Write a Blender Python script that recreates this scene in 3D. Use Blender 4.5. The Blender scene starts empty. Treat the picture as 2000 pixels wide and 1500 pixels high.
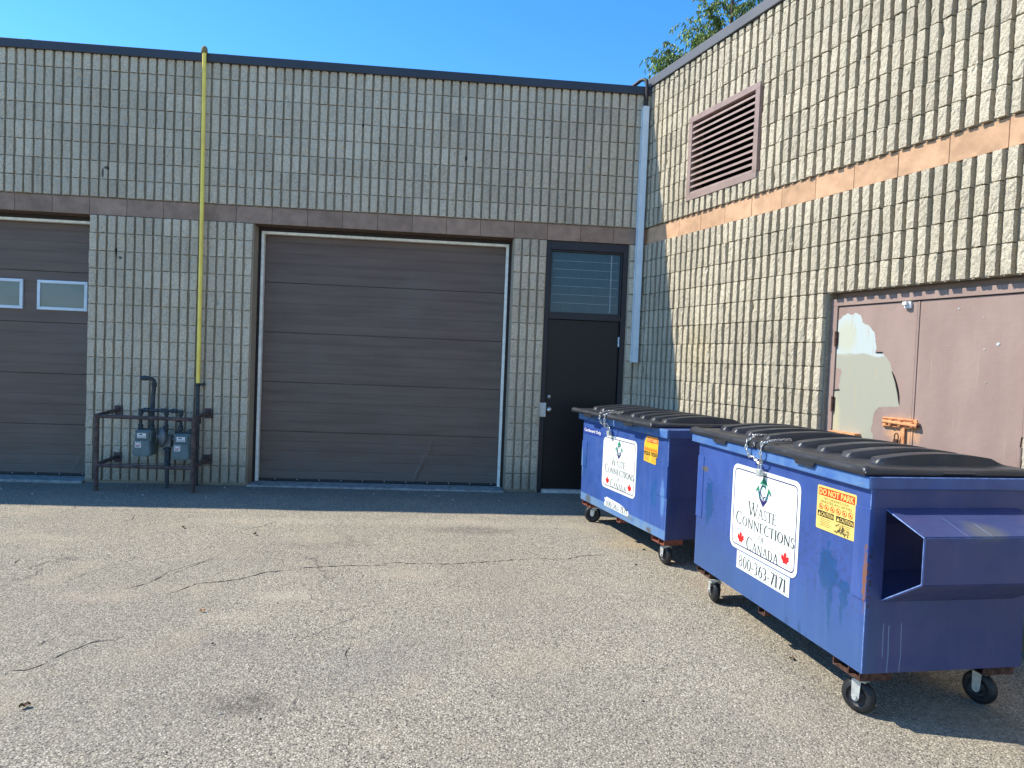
import bpy, math, random
import numpy as np
from mathutils import Vector, Matrix
random.seed(7); rng = np.random.default_rng(11)
R = math.radians
S = bpy.context.scene
C = S.collection

# ------------------------------------------------------------------ camera, sky, sun, exposure
cam_d = bpy.data.cameras.new('camera'); cam = bpy.data.objects.new('camera', cam_d); C.objects.link(cam)
cam_d.sensor_width = 36; cam_d.lens = 36*1357.6/2000; cam_d.clip_start = .05; cam_d.clip_end = 1500
rt, up, fw = Vector((.99536, -.08740, .04018)), Vector((-.03713, .03626, .99865)), Vector((.08874, .99551, -.03285))
m = Matrix((rt, up, -fw)).transposed().to_4x4(); m.translation = Vector((-2.290, -8.289, 1.5415)); cam.matrix_world = m
S.camera = cam
S.render.resolution_x, S.render.resolution_y = 1024, 768
sun_dir = Vector((-.96, .2245, 1.0)).normalized()          # towards the sun
W = bpy.data.worlds.new('World'); S.world = W; W.use_nodes = True
wn = W.node_tree.nodes; sky = wn.new('ShaderNodeTexSky'); sky.sky_type = 'NISHITA'; sky.sun_disc = False
sky.sun_elevation = math.asin(sun_dir.z); sky.sun_rotation = math.atan2(sun_dir.x, sun_dir.y)
sky.air_density = 1.0; sky.dust_density = .05; sky.ozone_density = 5.5; sky.altitude = 100
hs = wn.new('ShaderNodeHueSaturation'); hs.inputs['Saturation'].default_value = 1.24; hs.inputs['Value'].default_value = .90; W.node_tree.links.new(sky.outputs[0], hs.inputs['Color']); W.node_tree.links.new(hs.outputs[0], wn['Background'].inputs[0]); wn['Background'].inputs[1].default_value = .145
sd = bpy.data.lights.new('sun', 'SUN'); sd.energy = 3.1; sd.angle = R(.5); sd.color = (1, .93, .80)
sun = bpy.data.objects.new('sun', sd); C.objects.link(sun); sun.rotation_euler = sun_dir.to_track_quat('Z', 'Y').to_euler()
S.view_settings.view_transform = 'Standard'; S.view_settings.look = 'None'; S.view_settings.gamma = 1
S.view_settings.exposure = 1.22
S.render.engine = 'CYCLES'

# ------------------------------------------------------------------ material helpers
class NT:
    def __init__(s, name, rough=.7, spec=.5, metal=0):
        s.m = bpy.data.materials.new(name); s.m.use_nodes = True; s.t = s.m.node_tree
        s.b = s.t.nodes['Principled BSDF']; s.b.inputs['Roughness'].default_value = rough
        s.b.inputs['Specular IOR Level'].default_value = spec; s.b.inputs['Metallic'].default_value = metal
        s._c = None
    def n(s, k): return s.t.nodes.new(k)
    def set(s, sock, v):
        if hasattr(v, 'links') or isinstance(v, bpy.types.NodeSocket): s.t.links.new(v, sock)
        elif isinstance(v, (tuple, list)) and len(v) == 3 and sock.type == 'RGBA': sock.default_value = (*v, 1)
        else: sock.default_value = v
    @property
    def co(s):
        if s._c is None: s._c = s.n('ShaderNodeTexCoord').outputs['Object']
        return s._c
    def xyz(s):
        k = s.n('ShaderNodeSeparateXYZ'); s.set(k.inputs[0], s.co); return k.outputs
    def scaled(s, sc, off=(0, 0, 0)):
        k = s.n('ShaderNodeMapping'); s.set(k.inputs[0], s.co); k.inputs['Scale'].default_value = sc; k.inputs['Location'].default_value = off
        return k.outputs[0]
    def noise(s, scale, detail=3, rough=.5, vec=None, dist=0):
        k = s.n('ShaderNodeTexNoise'); s.set(k.inputs['Vector'], vec if vec is not None else s.co)
        k.inputs['Scale'].default_value = scale; k.inputs['Detail'].default_value = detail; k.inputs['Roughness'].default_value = rough; k.inputs['Distortion'].default_value = dist
        return k.outputs[0]
    def voro(s, scale, vec=None, feature='F1', out='Distance', rnd=1):
        k = s.n('ShaderNodeTexVoronoi'); s.set(k.inputs['Vector'], vec if vec is not None else s.co); k.feature = feature
        k.inputs['Scale'].default_value = scale; k.inputs['Randomness'].default_value = rnd; return k.outputs[out]
    def math(s, op, a, b=0., c=0., clamp=False):
        k = s.n('ShaderNodeMath'); k.operation = op; k.use_clamp = clamp
        s.set(k.inputs[0], a); s.set(k.inputs[1], b)
        if op in ('MULTIPLY_ADD', 'SMOOTH_MIN', 'SMOOTH_MAX', 'COMPARE'): s.set(k.inputs[2], c)
        return k.outputs[0]
    def ramp(s, v, lo, hi, a=0., b=1.):
        k = s.n('ShaderNodeMapRange'); k.interpolation_type = 'SMOOTHSTEP'; s.set(k.inputs[0], v)
        for i, x in enumerate((lo, hi, a, b)): k.inputs[i+1].default_value = x
        return k.outputs[0]
    def mix(s, f, a, b, mode='MIX'):
        k = s.n('ShaderNodeMix'); k.data_type = 'RGBA'; k.blend_type = mode
        s.set(k.inputs[0], f); s.set(k.inputs[6], a); s.set(k.inputs[7], b); return k.outputs[2]
    def blob(s, axes, c, r, edge=.35, wob=.25, wscale=14):
        """soft-edged irregular patch: axes like 'yz', centre c, radii r"""
        x = s.xyz(); ds = []
        for a, cc, rr in zip(axes, c, r):
            d = s.math('DIVIDE', s.math('SUBTRACT', x['XYZ'.index(a.upper())], cc), rr); ds.append(s.math('MULTIPLY', d, d))
        d = s.math('SQRT', s.math('ADD', ds[0], ds[1]))
        d = s.math('ADD', d, s.math('MULTIPLY', s.math('SUBTRACT', s.noise(wscale, 4, .6), .5), wob*2))
        return s.ramp(d, 1-edge, 1+edge*.3, 1, 0)
    def col(s, v): s.set(s.b.inputs['Base Color'], v); s.last = v; return s
    def bump(s, h, dist=.002, st=1.):
        k = s.n('ShaderNodeBump'); k.inputs['Strength'].default_value = st; k.inputs['Distance'].default_value = dist
        s.set(k.inputs['Height'], h); s.set(s.b.inputs['Normal'], k.outputs[0]); return s
    def attr(s, name='tint'):
        k = s.n('ShaderNodeAttribute'); k.attribute_name = name; return k.outputs['Color']

def simple(name, col, rough=.6, spec=.4, metal=0, var=.15, scale=9, bump=0, bscale=120):
    q = NT(name, rough, spec, metal)
    n = q.noise(scale, 4, .6)
    d = tuple(c*(1-var) for c in col); l = tuple(min(1, c*(1+var)) for c in col)
    q.col(q.mix(q.ramp(n, .3, .7), d, l))
    if bump: q.bump(q.noise(bscale, 3), bump)
    return q.m

def mat_block(name, base):
    q = NT(name, .92, .15)
    grain = q.noise(150, 4, .85); g2 = q.noise(70, 4, .75)
    c = q.mix(q.ramp(grain, .36, .64), tuple(x*.52 for x in base), tuple(min(1, x*1.42) for x in base))
    c = q.mix(q.ramp(g2, .56, .66, 0, .8), c, tuple(x*.42 for x in base))
    c = q.mix(q.ramp(g2, .44, .34, 0, .6), c, tuple(min(1, x*1.4) for x in base))                          # dark aggregate specks
    big = q.noise(.9, 4, .6, q.scaled((1, 1, .45)))
    c = q.mix(q.ramp(big, .35, .75, 0, .38), c, (base[0]*.62, base[1]*.62, base[2]*.60))      # weathering in broad fields
    run = q.noise(5.5, 5, .65, q.scaled((1.3, 1.3, .11), (7, 1, 3)))
    c = q.mix(q.ramp(run, .56, .74, 0, .38), c, tuple(v*.50 for v in base))                   # rain streaks
    c = q.mix(q.ramp(q.noise(2.7, 5, .7, q.scaled((1, 1, .5), (1, 5, 9))), .62, .76, 0, .35), c, (.60, .57, .50))   # bloom of lime
    c = q.mix(1., c, q.attr(), 'MULTIPLY')
    x = q.xyz()
    z = q.math('ADD', x[2], q.math('MULTIPLY', q.noise(4, 3), .3))
    c = q.mix(q.ramp(z, .18, .62, .45, 0), c, (.12, .115, .10))                              # dirt splashed up at the foot
    c = q.mix(q.math('MULTIPLY', q.blob('xz', (1.2, 1.75), (.30, .35), .9, .5, 9), .30), c, (.52, .42, .22)) if 'wing' in name else c
    if 'wing' not in name:
        for cx, cz, rx, rz in ((-6.26, 3.47, .014, .06), (-6.22, 3.53, .03, .02), (-6.105, 2.60, .012, .06), (-6.05, 2.53, .02, .02), (-4.9, 1.02, .012, .012), (-2.2, 3.9, .02, .03), (-3.4, 4.2, .015, .02)): c = q.mix(q.math('MULTIPLY', q.blob('xz', (cx, cz), (rx, rz), .4, .5, 40), .85), c, (.03, .03, .03))
    q.col(c); q.bump(q.math('ADD', q.noise(150, 5, .7), q.math('MULTIPLY', q.noise(45, 3, .6), 1.6)), .0045, .8)
    return q.m
M = {}
M['block'] = mat_block('split_block', (.58, .495, .365))
M['block_wing'] = mat_block('split_block_wing', (.53, .465, .345))
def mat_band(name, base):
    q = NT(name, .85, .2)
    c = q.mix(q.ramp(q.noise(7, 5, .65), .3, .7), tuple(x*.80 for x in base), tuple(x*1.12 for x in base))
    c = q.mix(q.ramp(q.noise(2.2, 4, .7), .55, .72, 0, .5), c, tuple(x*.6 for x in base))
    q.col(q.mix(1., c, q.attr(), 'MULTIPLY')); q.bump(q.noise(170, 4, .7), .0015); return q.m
M['band'] = mat_band('painted_band', (.33, .222, .16))  # darker than the wing band, shade partly put into the colour
M['band_wing'] = mat_band('painted_band_wing', (.56, .345, .205))  # paler than the back band, sunlit tone partly put into the colour
M['mortar'] = simple('mortar', (.10, .095, .085), .95, .1, var=.3)
M['flash'] = simple('roof_flashing_shaded', (.035, .035, .042), .45, .5, var=.15, scale=2)  # back eave: its shade is put into this darker colour
M['flash2'] = simple('roof_flashing_lit', (.105, .10, .10), .5, .5, var=.1, scale=2)  # wing eave: paler, sunlit tone put into the colour
M['roof'] = simple('roof_gravel', (.22, .21, .2), .95, .1, var=.3, scale=30)
M['concrete'] = simple('concrete', (.27, .27, .25), .9, .2, var=.25, scale=14, bump=.002)
M['brown_steel'] = simple('brown_steel_jamb', (.028, .020, .018), .55, .4, var=.25, scale=12)
M['cream'] = simple('cream_vinyl', (.88, .86, .76), .5, .4, var=.12, scale=20)
M['whitemetal'] = simple('white_metal', (.62, .70, .74), .4, .5, var=.06, scale=6)
M['void'] = simple('dark_void', (.008, .008, .010), .95, .05)
M['rust'] = simple('rusty_steel', (.085, .045, .032), .85, .2, var=.45, scale=30)
M['redoxide'] = simple('red_oxide_steel', (.22, .07, .045), .7, .3, var=.35, scale=24)
M['orange'] = simple('orange_rust_paint', (.62, .27, .12), .75, .2, var=.25, scale=26)
M['galv'] = simple('galvanised', (.52, .53, .50), .42, .5, .35, var=.18, scale=30)
M['chrome'] = simple('bright_metal', (.66, .65, .62), .28, .6, .85, var=.1)
M['yellow'] = simple('yellow_paint', (.98, .72, .13), .5, .4, var=.1, scale=5)
M['pipe'] = simple('dark_pipe_paint', (.040, .050, .058), .6, .35, var=.25, scale=18)
M['guard'] = simple('brown_guard_paint', (.085, .060, .055), .7, .3, var=.4, scale=16)
M['meter'] = simple('meter_green_grey', (.105, .155, .16), .5, .4, var=.12, scale=12)
M['meterdark'] = simple('meter_dark', (.035, .05, .052), .6, .3)
M['regul'] = simple('regulator_grey', (.13, .145, .15), .5, .45, .2, var=.15, scale=20)
M['paper'] = simple('label_white', (.72, .72, .70), .5, .4, var=.04)
M['ink'] = simple('label_ink', (.05, .05, .06), .6, .2)
M['inkred'] = simple('label_red_ink', (.55, .12, .10), .6, .2)
M['door'] = simple('black_door_paint', (.0075, .0062, .0062), .42, .35, var=.12, scale=3)
M['frame'] = simple('dark_door_frame', (.013, .011, .016), .45, .45, var=.15, scale=6)
M['louver'] = simple('louver_rose_brown', (.30, .215, .185), .6, .35, var=.12, scale=8)
M['tyre'] = simple('black_tyre', (.016, .017, .019), .5, .4, var=.3, scale=40)
M['hub'] = simple('wheel_core', (.022, .023, .026), .55, .35, var=.2)

q = NT('garage_panel_brown', .48, .4)                                  # ribbed steel door
c = q.mix(q.ramp(q.noise(3.5, 4, .6, q.scaled((.3, 1, 3))), .3, .7), (.118, .077, .058), (.150, .103, .078))
c = q.mix(q.ramp(q.noise(18, 4, .7), .66, .74, 0, .5), c, (.17, .14, .12))
xg_ = q.xyz(); c = q.mix(q.ramp(q.math('ADD', xg_[2], q.math('MULTIPLY', q.noise(6, 4), .5)), .25, .65, .45, 0), c, (.135, .125, .11))
c = q.mix(q.ramp(q.noise(1.3, 4, .6), .5, .75, 0, .35), c, (.15, .12, .105))
c = q.mix(q.ramp(q.noise(9, 5, .75, q.scaled((.12, 1, 2.5), (3, 2, 1))), .68, .74, 0, .12), c, (.20, .17, .15)); q.col(c)
q.bump(q.noise(60, 2, .5, q.scaled((.06, 1, 1))), .0005); M['garage'] = q.m
q = NT('window_glass', .06, .6); q.col(q.mix(q.ramp(q.noise(1.5, 2, .5, q.scaled((1, 1, 3))), .4, .6), (.10, .13, .12), (.13, .15, .14))); M['glass'] = q.m
q = NT('transom_glass', .16, .35); q.col(q.mix(q.ramp(q.noise(30, 3, .6, q.scaled((3, 1, .2))), .3, .7), (.030, .062, .080), (.045, .082, .098))); M['glass2'] = q.m
M['blind'] = simple('blind_line', (.20, .27, .29), .4, .4)

# steel shutters on the right wing: dusty rose paint with streaks
q = NT('rose_door_paint', .55, .35)
c = q.mix(q.ramp(q.noise(2.5, 5, .6, q.scaled((1.6, 1, .5))), .3, .7), (.285, .198, .165), (.335, .238, .198))
c = q.mix(q.ramp(q.noise(30, 5, .7), .70, .76, 0, .7), c, (.50, .45, .40))
c = q.mix(q.ramp(q.noise(9, 4, .7, q.scaled((6, 1, .25))), .62, .72, 0, .35), c, (.50, .42, .30))
c = q.mix(q.blob('xz', (3.62, 1.15), (.16, .12), .6, .4, 20), c, (.60, .33, .17))
q.col(c); q.bump(q.noise(16, 4, .6), .0025); M['rose'] = q.m
q = NT('bare_primer_patch', .55, .3)                                   # peeled patch: pale primer, stained
x = q.xyz(); c = q.mix(q.ramp(q.math('ADD', x[2], q.math('MULTIPLY', q.noise(5, 3), .10)), 1.745, 1.762), (.35, .345, .27), (.45, .50, .48))
c = q.mix(q.blob('xz', (3.06, 1.84), (.11, .15), .5, .2, 10), c, (.46, .47, .37))
c = q.mix(q.ramp(q.noise(6, 4, .7, q.scaled((5, 1, .5))), .52, .66, 0, .5), c, (.42, .36, .23))
c = q.mix(q.blob('xz', (2.99, 1.18), (.05, .22), .9, .4, 15), c, (.46, .42, .27)); q.col(c); M['patch'] = q.m

# asphalt: pale worn aggregate in a dark binder, cracks, sand, oil
q = NT('worn_asphalt', .9, .25)
v1 = q.voro(88, out='Color'); sp = q.n('ShaderNodeSeparateColor'); q.set(sp.inputs[0], v1)
d1 = q.voro(88); d2 = q.voro(190, out='Color'); sp2 = q.n('ShaderNodeSeparateColor'); q.set(sp2.inputs[0], d2)
stone = q.mix(sp.outputs[0], (.215, .188, .140), (.68, .61, .475))
stone = q.mix(q.ramp(sp.outputs[1], .86, .9), stone, (.09, .085, .08))
fine = q.mix(sp2.outputs[0], (.16, .14, .105), (.49, .435, .335))
c = q.mix(q.ramp(d1, .35, .62), stone, fine)
c = q.mix(q.ramp(q.noise(170, 3, .8), .51, .60, 0, .9), c, (.042, .038, .032))
c = q.mix(q.ramp(q.noise(26, 4, .7), .55, .78, 0, .35), c, (.12, .11, .10))
big = q.noise(.65, 5, .6); c = q.mix(q.ramp(big, .38, .68, 0, .26), c, (.19, .172, .14))
big2 = q.noise(1.7, 5, .65, q.scaled((1, 1, 1), (4, 9, 0))); c = q.mix(q.ramp(big2, .50, .74, 0, .42), c, (.43, .36, .25))
for cx, cy, rx, ry, colr, f in [(-3.30, -3.60, .30, .13, (.47, .39, .29), .6), (-3.62, -3.98, .25, .10, (.45, .38, .28), .35), (-4.52, -3.64, .30, .12, (.44, .34, .26), .5),
        (-3.22, -5.02, .20, .13, (.06, .048, .042), .75), (-2.0, -1.80, .55, .16, (.13, .115, .10), .8), (-3.35, -2.4, .5, .12, (.16, .14, .12), .5), (-4.05, -1.62, .7, .18, (.46, .40, .31), .5), (-2.2, -1.55, 1.6, .16, (.47, .41, .32), .4),
        (-.62, -2.20, .30, .20, (.45, .33, .17), .55), (-2.55, -3.15, .30, .14, (.42, .34, .25), .45), (-3.45, -4.35, .35, .2, (.16, .13, .12), .35), (-2.7, -4.6, .5, .35, (.16, .155, .15), .35), (-.28, -3.3, .25, .2, (.36, .25, .16), .4), (.35, -5.2, .3, .25, (.06, .055, .05), .5)]:
    c = q.mix(q.math('MULTIPLY', q.math('MULTIPLY', q.blob('xy', (cx, cy), (rx*1.1, ry*1.1), .9, .85, 4.5), q.ramp(q.noise(19, 4, .75), .40, .62, .35, 1)), f*.9), c, colr)
wall_y = q.ramp(q.math('ADD', q.xyz()[1], q.math('MULTIPLY', q.noise(3, 4), .5)), -.75, .1, 0, .45)
c = q.mix(wall_y, c, q.mix(q.ramp(q.noise(120, 3, .7), .45, .62), (.045, .043, .042), (.17, .165, .15)))   # loose dark grit swept to the wall
ck = q.voro(.95, q.mix(.22, q.co, q.noise(2.6, 5, .6)), 'DISTANCE_TO_EDGE'); 
ckm = q.math('MULTIPLY', q.ramp(ck, .002, .006, 1, 0), q.ramp(q.noise(.8, 2), .56, .66))
c = q.mix(q.math('MULTIPLY', ckm, .4), c, (.05, .047, .045)); q.col(c)
h = q.math('ADD', q.math('MULTIPLY', q.ramp(d1, .2, .7, 1, 0), .6), q.math('MULTIPLY', q.noise(210, 3, .7), .8))
q.bump(q.math('SUBTRACT', h, q.math('MULTIPLY', ckm, 1.2)), .0045, .85); M['asphalt'] = q.m
M['crack'] = simple('crack_dark', (.045, .042, .04), .98, .05, var=.3, scale=60)

# dumpster paint: faded blue with touch-ups, runs, rust; object axes: y along the length, x depth, z up
def mat_dump(name, far):
    q = NT(name, .42, .45)
    base = (.037, .080, .275) if not far else (.033, .082, .28)
    c = q.mix(q.ramp(q.noise(1.6, 4, .55), .3, .7), tuple(b*.88 for b in base), tuple(b*1.15 for b in base))
    streak = q.noise(11, 5, .6, q.scaled((1.6, 1.6, .10)))
    c = q.mix(q.ramp(streak, .50, .75, 0, .45), c, (.075, .125, .34))
    c = q.mix(q.ramp(q.noise(14, 5, .7, q.scaled((1, 1, .16), (3, 1, 2))), .60, .72, 0, .45), c, (.020, .055, .24))
    x = q.xyz()
    endf = q.ramp(x[0], .004, .03)                                          # end panels darker purple-grey: their shade is painted into the colour
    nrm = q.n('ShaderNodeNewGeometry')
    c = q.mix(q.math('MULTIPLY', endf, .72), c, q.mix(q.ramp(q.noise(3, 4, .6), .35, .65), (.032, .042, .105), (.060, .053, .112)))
    def front(m): return q.math('MULTIPLY', m, q.ramp(x[0], .003, .01, 1, 0))
    if not far:
        for cy, cz, ry, rz, s in [(.285, .650, .085, .115, .85), (.262, .50, .022, .14, .8), (.155, .54, .035, .05, .8), (.170, .47, .012, .06, .8), (1.60, .73, .060, .15, .85), (.16, .60, .05, .03, .6), (1.62, .60, .03, .05, .6)]:
            c = q.mix(q.math('MULTIPLY', front(q.blob('yz', (cy, cz), (ry, rz), (.22), .95, 26)), 1), c, (.010, .062, .20))
        for cy, cz, ry, rz in [(.62, .235, .02, .05), (.50, .25, .02, .06), (.44, .22, .01, .05), (.80, .19, .012, .03), (.30, .20, .01, .05), (1.0, .25, .01, .03)]:
            c = q.mix(q.math('MULTIPLY', front(q.blob('yz', (cy, cz), (ry, rz), .5, .6, 40)), .8), c, (.010, .035, .16))
        c = q.mix(front(q.blob('yz', (.010, .70), (.016, .15), .35, 1.3, 34)), c, (.19, .085, .055))
        c = q.mix(front(q.blob('yz', (1.68, .935), (.05, .02), .4, .8, 30)), c, (.11, .10, .09))
        c = q.mix(q.math('MULTIPLY', q.blob('xz', (.42, .955), (.11, .035), .8, .5, 14), .45), c, (.17, .17, .10))
        edge = q.math('MULTIPLY', q.ramp(q.noise(30, 5, .8), .50, .58), q.ramp(q.math('ABSOLUTE', q.math('SUBTRACT', x[0], .012)), .004, .016, 1, 0))
        c = q.mix(q.math('MULTIPLY', edge, q.ramp(q.math('ABSOLUTE', q.math('SUBTRACT', x[2], .66)), .1, .26, 1, 0)), c, (.03, .025, .02))
        for xx, z0, z1, w in [(.135, .16, .47, .0016), (.20, .17, .48, .0014), (.105, .30, .48, .0016), (.425, .93, .985, .0014), (.30, .93, 1.0, .001)]:     # pale runs
            wob = q.math('MULTIPLY', q.math('SUBTRACT', q.noise(5, 2), .5), .02)
            m1 = q.ramp(q.math('ABSOLUTE', q.math('SUBTRACT', q.math('ADD', x[0], wob), xx)), w, w*2.2, 1, 0)
            m2 = q.math('MULTIPLY', q.ramp(x[2], z0, z0+.03), q.ramp(x[2], z1-.01, z1, 1, 0))
            c = q.mix(q.math('MULTIPLY', q.math('MULTIPLY', m1, m2), .55), c, (.24, .34, .48))
        c = q.mix(q.math('MULTIPLY', q.blob('xz', (.02, .25), (.09, .35), .9, .4, 8), .5), c, (.045, .105, .19))
    else:
        st = q.math('MULTIPLY', q.ramp(x[2], .302, .306, 1, 0), q.ramp(x[0], .003, .01, 1, 0))
        low = q.mix(q.ramp(q.noise(7, 5, .7), .35, .65), (.085, .185, .40), (.14, .23, .34)); c = q.mix(st, c, low)
        for cy, cz, ry, rz, s, cc in [(1.60, .60, .045, .13, .85, (.012, .07, .22)), (.20, .56, .06, .13, .8, (.012, .08, .24)), (.06, .55, .035, .16, .6, (.12, .26, .50)), (1.68, .62, .02, .16, .6, (.14, .28, .48)),
                (1.50, .26, .07, .05, .8, (.09, .10, .085)), (.27, .25, .035, .022, .8, (.10, .07, .045)), (.60, .27, .10, .02, .4, (.12, .13, .10)), (.24, .22, .03, .06, .6, (.09, .08, .07))]:
            c = q.mix(q.math('MULTIPLY', front(q.blob('yz', (cy, cz), (ry, rz), .4, .45, 24)), s), c, cc)
    c = q.mix(q.ramp(q.noise(42, 5, .8), .67, .71, 0, .8), c, (.09, .06, .05))      # small chips
    c = q.mix(q.ramp(q.noise(24, 4, .75, q.scaled((.5, .10, 1.6), (5, 1, 2))), .70, .73, 0, .55), c, (.13, .19, .36))      # sideways scrapes
    c = q.mix(q.ramp(q.noise(2.4, 4, .6, q.scaled((1, 1, .5), (8, 3, 2))), .55, .75, 0, .35), c, (.05, .085, .20))        # grime
    low_ = q.ramp(q.math('ADD', q.xyz()[2], q.math('MULTIPLY', q.noise(20, 4, .7), .09)), .275, .235, 0, 1)
    c = q.mix(q.math('MULTIPLY', low_, .6), c, (.07, .055, .05))
    q.col(c); q.bump(q.math('ADD', q.noise(3, 2), q.math('MULTIPLY', q.noise(60, 3), .08)), .012, .5)
    q.set(q.b.inputs['Roughness'], q.ramp(q.noise(9, 4), .3, .7, .36, .6)); return q.m
M['blue'] = mat_dump('dumpster_blue_paint', False); M['blue_far'] = mat_dump('dumpster_blue_paint_old', True)
q = NT('rim_blue_paint', .45, .45)
c = q.mix(q.ramp(q.noise(7, 5, .7), .3, .7), (.048, .125, .36), (.105, .21, .41))
c = q.mix(q.ramp(q.noise(5, 5, .75, q.scaled((1, 1, 3), (2, 2, 1))), .60, .70, 0, .6), c, (.24, .25, .19))
c = q.mix(q.ramp(q.noise(22, 5, .8), .66, .72, 0, .8), c, (.11, .07, .05)); q.col(c); q.bump(q.noise(12, 3), .003, .5)
xr = q.xyz(); c = q.mix(q.math('MULTIPLY', q.ramp(xr[0], -.022, .0), .75), c, q.mix(q.ramp(q.noise(6, 4), .4, .6), (.05, .06, .16), (.045, .075, .22))); q.col(c); M['rim'] = q.m  # rim behind its front edge darkened like the ends, shade put into colour
M['weld'] = simple('worn_weld_line', (.16, .25, .50), .5, .4, var=.4, scale=30)
q = NT('black_lid_plastic', .40, .5)
c = q.mix(q.ramp(q.noise(5, 5, .7), .35, .7), (.021, .0225, .0275), (.036, .038, .045))
c = q.mix(q.ramp(q.noise(35, 5, .8, q.scaled((.3, 1, 1))), .66, .72, 0, .5), c, (.10, .10, .10)); q.col(c)
q.set(q.b.inputs['Roughness'], q.ramp(q.noise(8, 4), .3, .7, .32, .55)); q.bump(q.noise(90, 4, .6), .0008); M['lid'] = q.m
M['sign'] = simple('sign_white', (.78, .80, .76), .4, .4, var=.04, scale=5)
M['navy'] = simple('sign_navy', (.02, .02, .11), .5, .4, var=.1)
M['green'] = simple('sign_green', (.015, .22, .12), .5, .4, var=.1)
M['greenblue'] = simple('sign_teal', (.015, .11, .15), .5, .4, var=.1)
M['letter'] = simple('sign_letter_green_grey', (.045, .060, .052), .6, .3, var=.15, scale=40)
M['red'] = simple('sign_red', (.72, .015, .015), .5, .4, var=.05)
M['stick'] = simple('sticker_yellow', (.78, .56, .15), .5, .4, var=.06, scale=12)
M['stickor'] = simple('sticker_orange', (.80, .45, .03), .5, .4, var=.06, scale=12)
M['stickred'] = simple('sticker_red', (.72, .05, .015), .5, .4, var=.05)
M['stickblk'] = simple('sticker_black', (.025, .022, .015), .5, .4)
M['stickgrey'] = simple('sticker_grime', (.22, .17, .07), .7, .2, var=.4, scale=60)
M['labblue'] = simple('label_blue', (.022, .05, .27), .45, .4)
q = NT('leaf_green', .5, .4); c = q.mix(q.ramp(q.noise(4, 3), .3, .7), (.11, .17, .025), (.22, .28, .06)); q.col(q.mix(1., c, q.attr(), 'MULTIPLY'))
q.b.inputs['Transmission Weight'].default_value = 0; M['leaf'] = q.m
q = NT('bark', .9, .1); q.col(q.mix(q.ramp(q.noise(20, 5), .3, .7), (.05, .04, .03), (.13, .11, .09))); q.bump(q.noise(30, 4), .01); M['bark'] = q.m
M['dryleaf'] = simple('dry_leaf', (.10, .065, .035), .8, .2, var=.4, scale=40)
M['dryleaf2'] = simple('orange_dry_leaf', (.55, .24, .08), .8, .2, var=.3, scale=40)
M['twig'] = simple('dark_debris', (.03, .026, .022), .9, .1, var=.3)

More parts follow.
